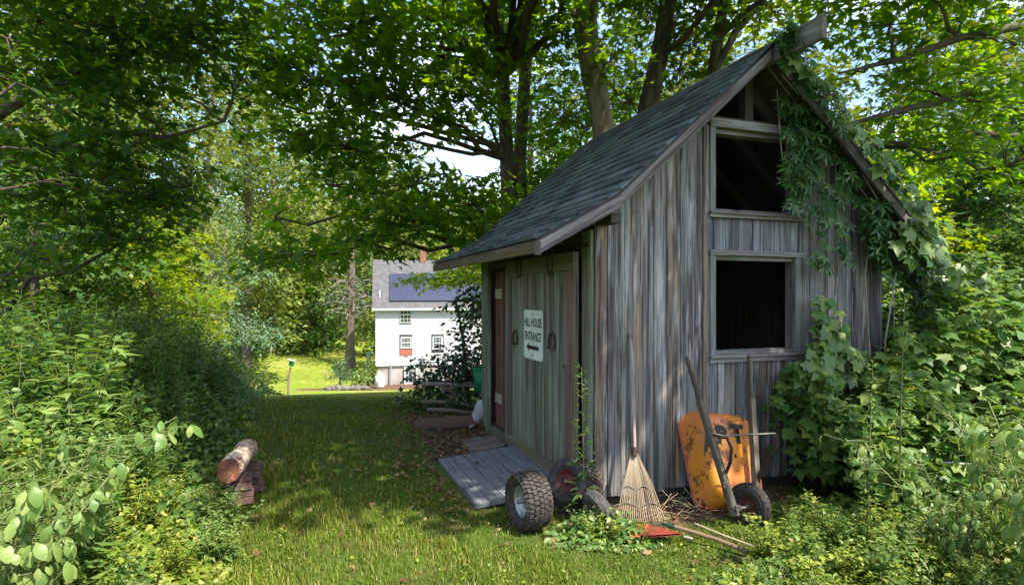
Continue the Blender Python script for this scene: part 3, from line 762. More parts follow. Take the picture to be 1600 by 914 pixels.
wheel('knobbly black tyre tucked behind the red hubbed wheel', P(902, 762, 4.46) , (-.80, -.58, .12), .215, .16, .11, 'turf', M['rim'])
wheel('small ribbed grey tyre leaning between the wheels and the bamboo rake', P(936, 800, 4.10), (-.84, -.40, -.36), .158, .085, .08, 'rib', M['rim'], None, M['rubbergrey'])

# ------------------------------------------------------------------ bamboo rake
rk = thing('bamboo_rake', 'bamboo leaf rake leaning head down against the shed wall', 'rake', P(996, 812, 4.2) * 1.0)
htop = P(985, 520, 4.50); hbot = P(992, 735, 4.30)
mb = MB(); mb.tube([htop, htop.lerp(hbot, .5) + Vector((.006, 0, 0)), hbot], [.0125, .0135, .014], 10); mb.build('handle', M['handle'], rk)
mb = MB(); apex = P(991, 708, 4.325); NTN = 23
for k in range(NTN):
    u = k / (NTN - 1) * 2 - 1
    b = P(1001 + u * 36, 812 - 3 * abs(u) - R.uniform(0, 4), 4.19); b.z = max(b.z, .02)
    a = apex + Vector((u * .022, 0, 0)); m1 = a.lerp(b, .5) + Vector((u * .012, -.012, 0))
    tip = b + Vector((0, -.035, -.015))
    mb.tube([a, m1, b, tip], [.0045, .0042, .0036, .003], 5)
mb.build('tines', M['bamboo'], rk)
mb = MB(); q0 = P(975, 746, 4.275); q1 = P(1009, 742, 4.275)
mb.tube([q0, q1], .0085, 8); mb.tube([q0 + Vector((0, .02, .003)), q1 + Vector((0, .02, .003))], .0075, 8); mb.build('crossbar', M['bamboo'], rk)
mb = MB()
for yy, hw, cxx in ((762, 20, 994), (788, 30, 999)):
    pts = [P(cxx + u * hw, yy + (4 * math.cos(u * 5)), 4.235 - .025 * 0 - (.03 if yy > 770 else 0)) for u in np.linspace(-1, 1, 9)]
    mb.tube(pts, .003, 5)
mb.build('binding_wire', M['steel'], rk)
mb = MB(); mb.tube([P(991, 698, 4.32), P(991, 712, 4.31)], .022, 10); mb.build('ferrule', M['iron'], rk)

# ------------------------------------------------------------------ wheelbarrow
wbw = thing('wheelbarrow', 'upended wheelbarrow with chipped orange tray lettered APT against the shed', 'wheelbarrow', P(1168, 815, 4.2))
LT, LB = P(1073, 558, 4.60), P(1149, 806, 4.06); RTp, RB = P(1170, 556, 4.72), P(1184, 800, 4.20)
up_ = ((LT + RTp) - (LB + RB)).normalized(); lat = (RTp - LT + (RB - LB)).normalized(); lat = (lat - up_ * lat.dot(up_)).normalized()
nc = up_.cross(lat).normalized()
if nc.y > 0: nc = -nc
mb = MB(); tc0 = P(1137, 716, 4.50)
def rrect(w_, h_, r_, n=6, nose=0):
    p = rounded(w_, h_, r_, n); o = []
    for a, b in p:
        k = 1 - nose * smooth(h_ / 2, -h_ / 2, b); o.append((a * k, b))
    return o
lay = [(.60, .80, .14, -.15, .16), (.585, .785, .14, -.135, .16), (.55, .73, .135, -.05, .15), (.50, .66, .13, .045, .13), (.465, .62, .12, .075, .12), (.43, .58, .11, .088, .11), (.3, .45, .09, .092, .08), (.02, .03, .009, .094, 0)]
vs = []; gs = []; fs = []; n = 28
lays = []
for (w_, h_, r_, d, ns) in lay:
    ring = [tc0 + lat * a + up_ * b + nc * d for a, b in rrect(w_, h_, r_, 6, ns)]; lays.append(ring); vs += ring
gs = [tuple(q) for q in vs]
for L in range(len(lay) - 1):
    for k in range(n): fs.append((L * n + k, L * n + (k + 1) % n, (L + 1) * n + (k + 1) % n, (L + 1) * n + k))
mb._add(vs, gs, fs, .5, True)
iv = [q - nc * .004 for q in vs]
mb._add(iv, gs, [f[::-1] for f in fs], .5, True)
tray = mb.build('tray', M['tray'], wbw)
mb = MB(); mb.tube(lays[0] + [lays[0][0]], .010, 8, caps=False); mb.build('tray_rim', M['trayrim'], tray)
def on_base(px, py, d=.1):
    """point on the tray's base plane under a picture point"""
    ray = P(px, py, 1) - Vector((0, 0, EYE)); o = Vector((0, 0, EYE)); pl = tc0 + nc * d
    k = (pl - o).dot(nc) / ray.dot(nc); return o + ray * k
def ltr(ch, x0, y1, wpx, hpx):
    o = on_base(x0, y1, .0965); sc = o.y / F
    face_text(ch, 'lettering', M['signink'], tray, o, lat, up_, wpx * sc, hpx * sc, (0, 0, 0), .055)
ltr('A', 1100, 706, 24, 36); ltr('P', 1122, 693, 20, 30); ltr('T', 1144, 692, 26, 31)
mb = MB()
for a, b in ((LT, LB), (RTp, RB)):
    d = b - a; pts = [a, a + d * .05, a + d * .22, a + d * .3, a + d * .97, b]
    mb2 = MB(); q = nc
    mb2.tube(pts[:3] + [pts[3]], [.014, .019, .020, .026], 10)
    rot = Matrix((d.normalized().cross(nc).normalized(), nc, d.normalized())).transposed()
    c = (pts[3] + b) / 2; mb2.box(c, (.040, .050, (b - pts[3]).length), rot)
    mb2.build('handle', M['barrowwood'], wbw)
# steel legs with the cross brace
def px3(x, y, Y): return P(x, y, Y)
mb = MB(); mb.tube([px3(1110, 668, 4.27), px3(1113, 678, 4.20), px3(1124, 682, 4.13), px3(1136, 684, 4.10), px3(1143, 700, 4.09), px3(1141, 722, 4.12), px3(1133, 742, 4.2), px3(1131, 765, 4.21), px3(1134, 778, 4.20)], .0125, 8, flat=.55)
mb.build('leg', M['iron'], wbw)
mb = MB(); mb.tube([px3(1184, 766, 4.28), px3(1187, 738, 4.27), px3(1198, 722, 4.2), px3(1211, 700, 4.12), px3(1214, 684, 4.08), px3(1210, 679, 4.08)], .0135, 8, flat=.55)
mb.build('leg', M['iron'], wbw)
mb = MB(); mb.tube([px3(1112, 677, 4.19), px3(1130, 680.5, 4.12), px3(1212, 677, 4.085)], .0065, 8); mb.build('brace', M['steel'], wbw)
mb = MB()
for p_ in ((1133, 758, 4.12), (1153, 793, 4.03)): mb.box(P(*p_), (.035, .03, .03))
mb.tube([P(1147, 794, 4.05), P(1190, 791, 4.2)], .010, 8); mb.build('axle', M['steel'], wbw)
wroot = wheel('', P(1171, 789, 4.15), (-.84, -.54, 0), .152, .085, .072, 'rib', M['redhub'], bpy.data.objects.new('tmp', None))
wp = [c for c in wroot.children]
tyre = [c for c in wp if c.name.startswith('tyre')][0]
whl = bpy.data.objects.new('wheel', tyre.data); COL.objects.link(whl); whl.parent = wbw; whl.location = -wloc(wbw)
for c in wp:
    if c is tyre: continue
    c.parent = whl; c.location = (0, 0, 0)
for c in list(tyre.children): c.parent = whl
bpy.data.objects.remove(tyre); bpy.data.objects.remove(wroot)

# ------------------------------------------------------------------ tools lying on the ground
def G(x, y, z=0.0): return P(x, y, F * (EYE - z) / (y - HY))
rr_ = thing('plastic_rake', 'red plastic leaf rake head lying in dry grass below the bamboo rake', 'rake', G(1020, 830))
mb = MB(); a = G(1068, 838, .05); 
fan = []
for k in range(9):
    u = k / 8.; e = G(1000 + 14 * (1 - u), 822 + u * 18, .035); fan.append(e)
vs = [a + Vector((0, 0, .01))] + fan
up2 = [q + Vector((0, 0, .012)) for q in vs]
mb._add(vs + up2, [tuple(q) for q in vs + up2], [(0, i, i + 1) for i in range(1, 9)] + [(10, 10 + i + 1, 10 + i) for i in range(1, 9)] + [(i, i + 1, i + 11, i + 10) for i in range(1, 9)], .5)
mb.build('rake_head', M['redplastic'], rr_)
mb = MB()
for k in range(14):
    u = k / 13.; st = fan[0].lerp(fan[-1], u) + Vector((0, 0, .008)); e = G(978 + 10 * u, 818 + u * 20, .045); e2 = e + Vector((-.004, -.004, -.035))
    mb.tube([st, e, e2], [.004, .0035, .003], 5)
mb.build('tines', M['orangetine'], rr_)
mb = MB(); mb.tube([a, G(1082, 842, .04)], .013, 8); mb.build('socket', M['steel'], rr_)
tl = thing('garden_hoe', 'wood handled garden tool with dark green socket lying in the grass', 'garden tool', G(1090, 830))
mb = MB(); mb.tube([G(1052, 822, .07), G(1120, 842, .05), G(1168, 862, .03)], [.014, .014, .015], 10); mb.build('handle', M['orangewood'], tl)
mb = MB(); mb.tube([G(1034, 817, .075), G(1054, 823, .07)], [.010, .018], 10); mb.build('socket', M['darkgreen'], tl)
mb = MB(); mb.box(G(1028, 817, .05), (.09, .03, .006), Matrix.Rotation(.3, 3, 'Z') @ Matrix.Rotation(.5, 3, 'X')); mb.build('blade', M['iron'], tl)
mb = MB(); mb.tube([G(1086, 818, .05), G(1130, 836, .04), G(1190, 858, .03)], .008, 8); o = mb.build('cane', M['bamboo'])
tag(o, 'thin tan cane lying in the grass behind the wood handled tool', 'cane')

# ------------------------------------------------------------------ log on stacked bricks
mb = MB(); a = Vector((-2.11, 4.38, .30)); b = Vector((-2.215, 4.98, .325)); d = (b - a).normalized()
pts = []; rad = []
for i in range(13):
    k = i / 12; pts.append(a.lerp(b, k) + Vector((.012 * math.sin(k * 5), 0, .01 * math.sin(k * 4)))); rad.append(.082 + .006 * math.sin(k * 9) + (-.012 if i in (12,) else 0))
mb.tube(pts, rad, 24, caps=False)
lg = thing('split_log', 'short barky log balanced on two stacks of bricks beside the lawn', 'log', (a + b) / 2)
for i, q in enumerate(mb.v):
    k = i // 24
    mb.v[i] = tuple(Vector(q) + (Vector(q) - pts[k]) * R.uniform(-.07, .07))
    if k == 0: mb.v[i] = tuple(Vector(mb.v[i]) - d * (Vector(q).z - pts[0].z) * -.6)
ring = list(mb.v[:24]); ring2 = list(mb.v[12 * 24:])
mb.build('bark', M['logbark'], lg)
for rg, sg in ((ring, -1), (ring2, 1)):
    mb = MB(); c = sum((Vector(q) for q in rg), Vector()) / 24 - d * sg * .015
    mb._add([Vector(q) for q in rg] + [c], [tuple(q) for q in rg] + [tuple(c)], [(i, (i + 1) % 24, 24) if sg > 0 else ((i + 1) % 24, i, 24) for i in range(24)], .5)
    mb.build('cut_end', M['logend'], lg)
nb = 0
for (bx, by, rz, lb) in ((-2.10, 4.52, .5, 'near stack'), (-2.15, 4.84, .15, 'far stack')):
    for k in range(4):
        mb = MB(); rot = Matrix.Rotation(rz + R.uniform(-.12, .12) + (1.57 if k % 2 else 0) * 0, 3, 'Z')
        z = .004 + .0285 + k * .0575
        h = [.1, .049, .0275]
        mb.box((bx + R.uniform(-.016, .016), by + R.uniform(-.016, .016), z), (.19, .095, .051), rot)
        o = mb.build('brick', M['brickred'])
        tag(o, 'dark red brick %s of the %s under the log' % (['at the bottom', 'second from the ground', 'third from the ground', 'on top'][k], lb), 'brick', 'bricks stacked under the log')

# ------------------------------------------------------------------ behind the shed: timber, sticks, bucket, cone
mb = MB(); mb.tube([G(650, 664, .06), G(700, 661, .07), G(742, 659, .07)], [.075, .085, .08], 12); o = mb.build('fallen_log', M['redlog'])
tag(o, 'dark red brown log lying in the mulch behind the shed corner', 'log')
stk = [((658, 627), (745, 634), 8.2, .028), ((662, 600), (742, 604), 8.3, .03), ((690, 612), (744, 597), 8.4, .03), ((668, 640), (742, 646), 8.1, .03), ((684, 603), (712, 617), 8.2, .022), ((700, 620), (748, 617), 8.5, .04)]
lbs = ['second lowest long pale stick', 'top long pale stick', 'short rising stick', 'lowest dark stick', 'short crossing stick', 'thick board end']
for (a, b, Y, r_), lb in zip(stk, lbs):
    mb = MB(); A_ = P(a[0], a[1], Y); B_ = P(b[0], b[1], Y + .3); mb.tube([A_, A_.lerp(B_, .5) + Vector((0, 0, .02)), B_], [r_, r_ * 1.1, r_ * .8], 7)
    o = mb.build('stacked_branch', M['stick']); tag(o, lb + ' in the brush pile under the green bucket', 'branch', 'sticks of the brush pile behind the shed')
bk = thing('bucket', 'green plastic bucket on the brush pile behind the shed', 'bucket', P(752, 612, 8.2))
mb = MB(); c = P(756, 612, 8.2); mb.M = Matrix.Translation(c) @ Matrix.Rotation(-math.pi / 2, 4, 'Y')
mb.lathe([(0, 0), (0, .12), (.33, .155), (.33, .15), (.02, .115), (.02, 0)], 28, .5); mb.build('pail', M['greenplastic'], bk)
mb = MB(); mb.M = Matrix.Translation(c) @ Matrix.Rotation(-math.pi / 2, 4, 'Y'); mb.lathe([(.30, .152), (.335, .165), (.345, .163), (.345, .150)], 28, .5); mb.build('rim', M['greenplastic'], bk)
mb = MB(); a = G(734, 668, .02); b = P(757, 634, 7.25); mb.tube([a, a.lerp(b, .5), b], [.012, .075, .11], 16); o = mb.build('clay_cone', M['palegrey'])
tag(o, 'pale grey cone leaning against the back corner of the shed', 'cone')

# ------------------------------------------------------------------ foliage builders
def rdir(n): return nrmz(NR.normal(size=(n, 3)))
def blob_sprays(c, r, ns, shell=.55):
    d = rdir(ns); q = NR.random(ns) ** (1 / 3.); q = shell * q ** .5 + (1 - shell) * q
    return np.array(c)[None, :] + d * q[:, None] * np.array(r)[None, :], d
def sprays_to_leaves(cen, outd, npr, R_, leaf, tilt=.3, jit=.35, droop=.25):
    n = len(cen); C_ = np.repeat(cen, npr, 0); O_ = np.repeat(outd, npr, 0); N = len(C_)
    sn = nrmz(np.array([[0, 0, 1.]]) + np.repeat(NR.normal(size=(n, 3)) * .28, npr, 0) + O_ * tilt * np.array([[1, 1, .2]]))
    a = NR.random(N) * 2 * np.pi; rr = np.sqrt(NR.random(N)) * R_
    u = nrmz(np.cross(sn, np.tile([[.3, .9, .1]], (N, 1)))); v = np.cross(sn, u)
    rad = u * np.cos(a)[:, None] + v * np.sin(a)[:, None]
    pos = C_ + rad * rr[:, None] + sn * (NR.normal(size=N) * R_ * .14)[:, None] - np.array([[0, 0, 1]]) * (rr * rr * droop / max(R_, .01))[:, None]
    dr = rad + NR.normal(size=(N, 3)) * .5 + np.array([[0, 0, -.35]])
    nm = sn + NR.normal(size=(N, 3)) * jit
    return pos, nm, dr, leaf * (.5 + .85 * NR.random(N) ** 1.3)
def limb(mb, a, b, r0, r1, n=6, sag=.0, wob=.05, seg=7):
    a = Vector(a); b = Vector(b); L = (b - a).length; pts = []; rad = []
    for i in range(seg + 1):
        k = i / seg; p = a.lerp(b, k); p.z += sag * math.sin(math.pi * k) * L
        if 0 < i < seg: p += Vector((R.gauss(0, 1), R.gauss(0, 1), R.gauss(0, 1))) * wob * L * .25
        pts.append(p); rad.append(r0 + (r1 - r0) * k)
    mb.tube(pts, rad, n, caps=False)
def tree(name, label, cat, group, trunks, blobs, leafmat, leaf=.12, npr=14, sprR=.34, cov=3.2, tmpl=T_MAPLE, bark='bark', twigs=.5, tilt=.3, extra=None, rscale=1.0):
    base = Vector(trunks[0][0][0]); root = thing(name, label, cat, base, group)
    tb = MB()
    for pts, rad in trunks: tb.tube(pts, rad, 12, caps=False)
    P_ = []; N_s = []; D_ = []; Sz = []; rn = []
    allp = [Vector(q) for pts, _ in trunks for q in pts]
    for bl in blobs:
        c, r = bl[0], bl[1]; cv = bl[2] if len(bl) > 2 else cov; lf = bl[3] if len(bl) > 3 else leaf
        sc = lf / leaf
        la = lf * lf * .45; area = math.pi * r[0] * max(r[2], .7 * min(r[0], r[1]))
        ns = max(3, int(cv * area / (la * npr)))
        cen, od = blob_sprays(c, r, ns)
        p, nm, dr, sz = sprays_to_leaves(cen, od, npr, sprR * sc, lf, tilt)
        P_.append(p); N_s.append(nm); D_.append(dr); Sz.append(sz)
        rn.append(np.clip(np.repeat(NR.random(ns), npr) * .45 + NR.random(len(p)) * .55, 0, 1))
        cc = Vector(c)
        src = [Vector(q) for q in trunks[0][0]] if len(bl) > 3 else allp
        cand = [q for q in src if q.z < cc.z + .3] or src
        st = min(cand, key=lambda q: (q - cc).length + .25 * abs(q.z - (cc.z - (q - cc).length * .3)))
        L = (st - cc).length; r0 = min(.02 + L * .009, .075) * rscale
        limb(tb, st, cc, r0, r0 * .3, 6, .06, .09)
        for k in range(int(ns * twigs)):
            e = Vector(cen[k]); limb(tb, cc + (e - cc) * .02, e, r0 * .3, .005, 4, .05, .10, 4)
    tb.build('trunk', M[bark], root)
    leafmesh('crown', leafmat, np.concatenate(P_), np.concatenate(N_s), np.concatenate(D_), np.concatenate(Sz), tmpl, root, np.concatenate(rn))
    return root
def B(x, y, Y, rx, ry, rY=None, cov=None, leaf=None):
    c = P(x, y, Y); a = rx / F * Y; b = ry / F * Y
    t = [tuple(c), (a, rY or max(a, .8), b)]
    if cov is not None or leaf is not None: t.append(cov or 3.2)
    if leaf is not None: t.append(leaf)
    return tuple(t)
def W(x, y, z, rx, ry, rz, cov=1.6, leaf=.22): return ((x, y, z), (rx, ry, rz), cov, leaf)  # unseen overhead leaf mass of a crown, placed to shade shed, lawn and weeds
def trunk_px(pts, r0, r1):
    q = [P(x, y, Y) for x, y, Y in pts]; n = len(q)
    return (q, [r0 + (r1 - r0) * i / (n - 1) for i in range(n)])
def gz(x, Y): return Vector(((x - CX) / F * Y, Y, tz((x - CX) / F * Y, Y) - .1))
def trunk_b(x0, Y, pts, r0, r1):
    b = gz(x0, Y); q = [b, b + Vector((0, 0, .35))] + [P(x, y, YY) for x, y, YY in pts]; n = len(q)
    return (q, [r0 * 1.35] + [r0 + (r1 - r0) * i / (n - 2) for i in range(n - 1)])
GM = 'maples crowding behind the shed'
tree('maple_tree', 'twin stemmed maple just left of the shed roof with boughs over the lawn', 'tree', GM,
     [trunk_b(800, 10.5, [(798, 400, 10.5), (792, 250, 10.5), (786, 120, 10.3), (778, 0, 10.2), (770, -200, 10)], .15, .09),
      trunk_b(822, 10.7, [(815, 400, 10.7), (812, 250, 10.7), (820, 120, 10.7), (832, 0, 10.7), (850, -180, 10.7)], .14, .09)],
     [B(560, 50, 8, 120, 60), B(455, 30, 8.5, 70, 50), B(690, 60, 9, 110, 70), B(500, 130, 8, 110, 50), B(620, 150, 8.8, 120, 45), B(730, 150, 9.6, 70, 60), B(460, 210, 8.6, 60, 30, None, 3), B(560, 235, 8.6, 100, 35),
      B(640, 290, 8.4, 90, 28, None, 2), B(520, 290, 8.8, 70, 25, None, 1.6), B(625, 335, 8, 95, 32, None, 4), B(560, 375, 8, 60, 25, None, 3), B(470, 400, 8.6, 75, 26, None, 2.6), B(740, 320, 8.8, 90, 45, None, 3.6), B(745, 368, 9, 50, 22, None, 3),
      B(430, 340, 9.2, 50, 30, None, 1.4), B(425, 160, 9, 60, 36, None, 2.2), B(395, 60, 8.6, 50, 40, None, 2.6), B(700, -40, 9, 160, 60), B(520, -40, 8, 150, 60), B(770, 60, 11.5, 80, 110, None, 2.4), B(850, 330, 11.5, 90, 70),
      W(-1.5, 6.5, 7.2, 2.0, 1.6, .7, 1.2), W(.8, 5.6, 6.8, 2.0, 1.4, .7, 2.4), W(1.0, 8.5, 8.2, 2.4, 2.0, .8, 1.0), W(-2.2, 9.5, 8, 2.0, 2.0, .8, .8), W(1.6, 3.6, 5.8, 1.3, 1.0, .5, 4), W(2.2, 5.2, 6.2, 1.5, 1.2, .5, 4), W(.9, 5.2, 6.3, 1.3, 1.0, .5, 3.5), W(1.4, 2.55, 5.7, 1.4, .6, .45, 3.6), W(-.3, 3.8, 6.1, 1.2, .9, .5, 4.5), W(.6, 3.6, 6.1, 1.1, .8, .5, 3.4), W(-1.2, 4.8, 6.2, 1.5, 1.2, .5, 4.5), W(-.6, 5.8, 6.6, 1.3, 1.0, .5, 4)],
     M['maple'], .14)
tree('maple_tree', 'slender sunlit maple bough tree beside the far back corner of the shed', 'tree', GM,
     [trunk_b(772, 13.6, [(768, 500, 13.6), (762, 440, 13.6), (752, 400, 13.5)], .05, .025)],
     [B(722, 430, 13.5, 36, 13, .9, 5.0), B(690, 440, 13.3, 32, 10, .8, 3.6), B(740, 412, 13.7, 32, 16, .9, 5), B(652, 436, 13.2, 24, 6, .6, 2.2), B(765, 385, 13.8, 45, 25, 1.0, 4), B(716, 400, 13.8, 24, 14, .8, 3)],
     M['maplelit'], .12, 12, .3)
tree('maple_tree', 'thick pale barked maple trunk rising right behind the shed roof', 'tree', GM,
     [trunk_b(955, 9.2, [(952, 400, 9.2), (944, 215, 9.1), (932, 130, 9.0), (920, 60, 8.9), (912, -60, 8.8), (905, -250, 8.7)], .185, .13),
      ([P(945, 230, 9.1), P(915, 120, 9.3), P(902, 40, 9.4), P(895, -100, 9.5)], [.10, .07, .06, .05])],
     [B(880, 190, 10.2, 70, 60), B(960, 90, 8.3, 55, 40, None, 2.2), B(850, 70, 10, 60, 60, None, 2.5), B(900, 20, 8.5, 70, 30, None, 2.5), B(880, 300, 10.5, 70, 60, None, 3.5), B(985, 160, 10.8, 60, 60), B(900, -70, 9, 130, 60),
      W(2.6, 6.2, 6.6, 1.8, 1.6, .8, 3), W(1.2, 4.6, 6.3, 1.6, 1.0, .6, 3), W(3.2, 8.8, 8, 2.2, 1.8, .8, 1.0)],
     M['maple'], .12, bark='barkpale')
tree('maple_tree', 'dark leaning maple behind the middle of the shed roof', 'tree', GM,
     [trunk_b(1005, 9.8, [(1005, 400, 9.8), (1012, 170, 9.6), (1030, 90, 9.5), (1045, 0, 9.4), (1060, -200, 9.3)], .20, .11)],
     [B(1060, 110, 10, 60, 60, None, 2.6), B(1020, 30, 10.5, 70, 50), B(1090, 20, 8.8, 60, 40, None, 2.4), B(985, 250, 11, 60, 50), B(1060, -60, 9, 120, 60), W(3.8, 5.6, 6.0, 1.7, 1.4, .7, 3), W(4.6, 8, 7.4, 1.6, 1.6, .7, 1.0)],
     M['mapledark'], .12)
tree('maple_tree', 'forked slim maple behind the roof peak of the shed', 'tree', GM,
     [trunk_b(1100, 9.5, [(1100, 350, 9.5), (1108, 150, 9.4), (1122, 60, 9.3), (1135, -20, 9.3), (1150, -200, 9.2)], .11, .07),
      ([P(1118, 110, 9.3), P(1150, 50, 9.2), P(1190, 5, 9.1), P(1240, -60, 9)], [.06, .055, .045, .03])],
     [B(1150, 40, 10.5, 60, 40, None, 2.2), B(1210, 20, 9.5, 60, 30, None, 1.8), B(1120, 110, 10.8, 45, 45, None, 2.4), B(1180, 80, 11, 50, 40, None, 2), B(1200, -60, 9, 110, 50), W(5.6, 6.5, 6.5, 1.4, 1.2, .7, 1.0)],
     M['maplelit'], .12)
# right hand maple: trunk outside the frame, boughs reach left over the shed
tree('maple_tree', 'big maple at the right edge whose long boughs reach left toward the roof peak', 'tree', None,
     [([Vector((8.3, 7.6, -.15)), Vector((8.3, 7.6, .5)), Vector((8.2, 7.5, 2.5)), Vector((8.0, 7.3, 4.5)), Vector((7.8, 7.0, 8))], [.30, .22, .19, .17, .12]),
      ([Vector((8.1, 7.4, 3.6)), P(1600, 120, 7.0), P(1480, 155, 6.9), P(1380, 180, 6.8), P(1290, 205, 6.8)], [.08, .055, .045, .03, .014]),
      ([Vector((8.0, 7.3, 4.2)), P(1600, 40, 6.6), P(1500, 60, 6.5), P(1400, 95, 6.5), P(1310, 115, 6.5)], [.08, .05, .04, .028, .012]),
      ([Vector((8.2, 7.5, 2.9)), P(1600, 215, 7.6), P(1500, 205, 7.5), P(1390, 230, 7.5), P(1300, 240, 7.4)], [.07, .045, .035, .025, .012])],
     [B(1390, 40, 6.8, 70, 38, None, 2.2), B(1500, 30, 6.6, 80, 40, None, 2.2), B(1590, 70, 6.4, 50, 50, None, 2.6), B(1330, 120, 7.2, 45, 30, None, 1.8), B(1430, 140, 7.0, 80, 35, None, 2.4), B(1540, 160, 6.8, 70, 40, None, 2.8), B(1370, 215, 7.6, 60, 32, None, 2.6), B(1470, 240, 7.4, 80, 40, None, 2.6), B(1570, 260, 7.2, 50, 45, None, 2.8),
      B(1420, -40, 6.5, 160, 50), W(3.9, 3.35, 5.7, 1.5, .85, .6, 5), W(2.6, 3.1, 5.7, 1.2, .8, .5, 5), W(3.2, 4.2, 5.9, 1.5, .9, .5, 5), W(4.6, 2.9, 5.6, 1.0, .7, .5, 4)],
     M['maple'], .115)
# left maple: trunk outside the frame on the left
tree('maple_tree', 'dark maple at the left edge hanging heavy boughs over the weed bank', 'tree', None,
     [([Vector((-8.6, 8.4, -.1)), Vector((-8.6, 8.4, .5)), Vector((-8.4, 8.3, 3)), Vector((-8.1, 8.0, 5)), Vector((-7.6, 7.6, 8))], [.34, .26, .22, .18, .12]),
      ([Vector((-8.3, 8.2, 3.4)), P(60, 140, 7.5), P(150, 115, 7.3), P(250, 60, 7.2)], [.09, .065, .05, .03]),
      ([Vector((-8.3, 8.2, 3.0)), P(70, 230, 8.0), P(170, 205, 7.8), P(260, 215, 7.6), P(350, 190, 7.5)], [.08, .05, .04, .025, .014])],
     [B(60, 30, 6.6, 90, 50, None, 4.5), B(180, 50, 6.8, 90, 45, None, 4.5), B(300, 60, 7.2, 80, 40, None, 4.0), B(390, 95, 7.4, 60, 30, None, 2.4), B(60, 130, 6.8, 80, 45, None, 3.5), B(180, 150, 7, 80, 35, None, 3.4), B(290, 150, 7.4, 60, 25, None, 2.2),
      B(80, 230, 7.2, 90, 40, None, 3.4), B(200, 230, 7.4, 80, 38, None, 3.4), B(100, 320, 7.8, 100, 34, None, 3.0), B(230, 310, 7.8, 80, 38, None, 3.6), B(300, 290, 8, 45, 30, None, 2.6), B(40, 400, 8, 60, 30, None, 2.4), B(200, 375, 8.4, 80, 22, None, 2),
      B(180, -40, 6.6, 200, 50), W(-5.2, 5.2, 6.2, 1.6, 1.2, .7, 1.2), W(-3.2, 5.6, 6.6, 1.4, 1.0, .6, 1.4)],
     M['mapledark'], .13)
# compound-leaf ash sapling at far left edge
tree('ash_sapling', 'feathery ash sapling leaves at the top left corner', 'sapling', None,
     [([Vector((-4.6, 4.2, 0)), Vector((-4.5, 4.2, 2)), Vector((-4.3, 4.3, 3.6))], [.05, .04, .02])],
     [B(10, 60, 4.6, 45, 40, .5, 2.2), B(25, 130, 4.7, 40, 35, .5, 2.0), B(60, 285, 5.2, 60, 18, .4, 1.4), B(10, 230, 5, 30, 40, .4, 1.4)],
     M['weed'], .10, 12, .22, 2, T_LANCE, 'twig')

# ------------------------------------------------------------------ mid-distance trees
GF = 'trees edging the lower lawn'
def crown_tree(name, label, x, Y, ytop, wpx, mat, leaf, seed_cov=2.2, bark='bark', ybot=None, kind='round', group=None, cat='tree', trunkr=None, tmpl=T_QUAD):
    b = gz(x, Y); top = P(x, ytop, Y).z; wr = wpx / F * Y / 2; zb = b.z + .12 * (top - b.z) if ybot is None else P(x, ybot, Y).z
    H = top - b.z; tr = trunkr or max(.1, H * .014)
    blobs = []
    if kind == 'round':
        nb = 11
        for k in range(nb):
            a = k * 2.4 + R.random(); h = zb + (top - zb) * ((k + .6) / nb)
            f = math.sin(math.pi * min(.98, max(.12, (h - zb) / (top - zb) * .85 + .12))) ** .6
            q = wr * .55 * f
            blobs.append(((b.x + q * math.cos(a), b.y + q * math.sin(a), h), (wr * .55 * f, wr * .55 * f, (top - zb) * .13), seed_cov, leaf))
    else:
        nb = 15
        for k in range(nb):
            h = zb + (top - zb) * (k / nb); f = 1 - (k / nb) * .88; a = k * 2.4
            q = wr * .42 * f
            blobs.append(((b.x + q * math.cos(a), b.y + q * math.sin(a), h), (wr * .62 * f, wr * .62 * f, (top - zb) * .045), seed_cov, leaf))
    pts = [b, b + Vector((0, 0, H * .1)), b + Vector((R.uniform(-.02, .02) * H, 0, H * .5)), Vector((b.x, b.y, top - H * .06))]
    return tree(name, label, cat, group, [(pts, [tr * 1.3, tr, tr * .7, tr * .15])], blobs, mat, leaf, 12, leaf * 2.2, seed_cov, tmpl, bark, .12, .4 if kind == 'round' else .15, rscale=1.0)
# left forest edge, individually described
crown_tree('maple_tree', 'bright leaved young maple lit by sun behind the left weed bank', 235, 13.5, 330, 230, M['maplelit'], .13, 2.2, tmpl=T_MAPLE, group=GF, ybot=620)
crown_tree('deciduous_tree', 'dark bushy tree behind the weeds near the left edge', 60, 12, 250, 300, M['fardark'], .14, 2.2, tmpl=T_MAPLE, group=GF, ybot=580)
crown_tree('deciduous_tree', 'tall shaded tree filling the left edge behind the maple boughs', 40, 17, -80, 420, M['farleaf'], .20, 3.4, group=GF, tmpl=T_MAPLE)
crown_tree('deciduous_tree', 'tall sunlit tree with thin grey trunk left of the lawn gap', 205, 22, -60, 330, M['farleaf'], .24, 3.6, 'barkpale', group=GF, tmpl=T_MAPLE)
crown_tree('pine_tree', 'tall soft pale green pine in the left gap between boughs', 335, 34, 40, 200, M['bluecon'], .34, 4.2, 'barkpale', kind='cone', group=GF, ybot=520, tmpl=T_LANCE)
crown_tree('deciduous_tree', 'pale green tree beyond the lower lawn right of the soft pine', 425, 60, 150, 200, M['farleaf'], .50, 3.4, 'barkpale', group=GF, ybot=520)
crown_tree('deciduous_tree', 'grey green tree between the pale tree and the tall spruce trunk', 490, 66, 200, 170, M['farleaf'], .50, 3.2, group=GF, ybot=520)
crown_tree('deciduous_tree', 'light crowned tree standing on the slope left of the white house roof', 590, 80, 250, 190, M['farleaf'], .62, 2.2, group=GF, ybot=520)
crown_tree('deciduous_tree', 'dark undergrowth tree at the shaded left end of the lower lawn', 375, 58, 420, 110, M['fardark'], .42, 2.2, group=GF, ybot=575)
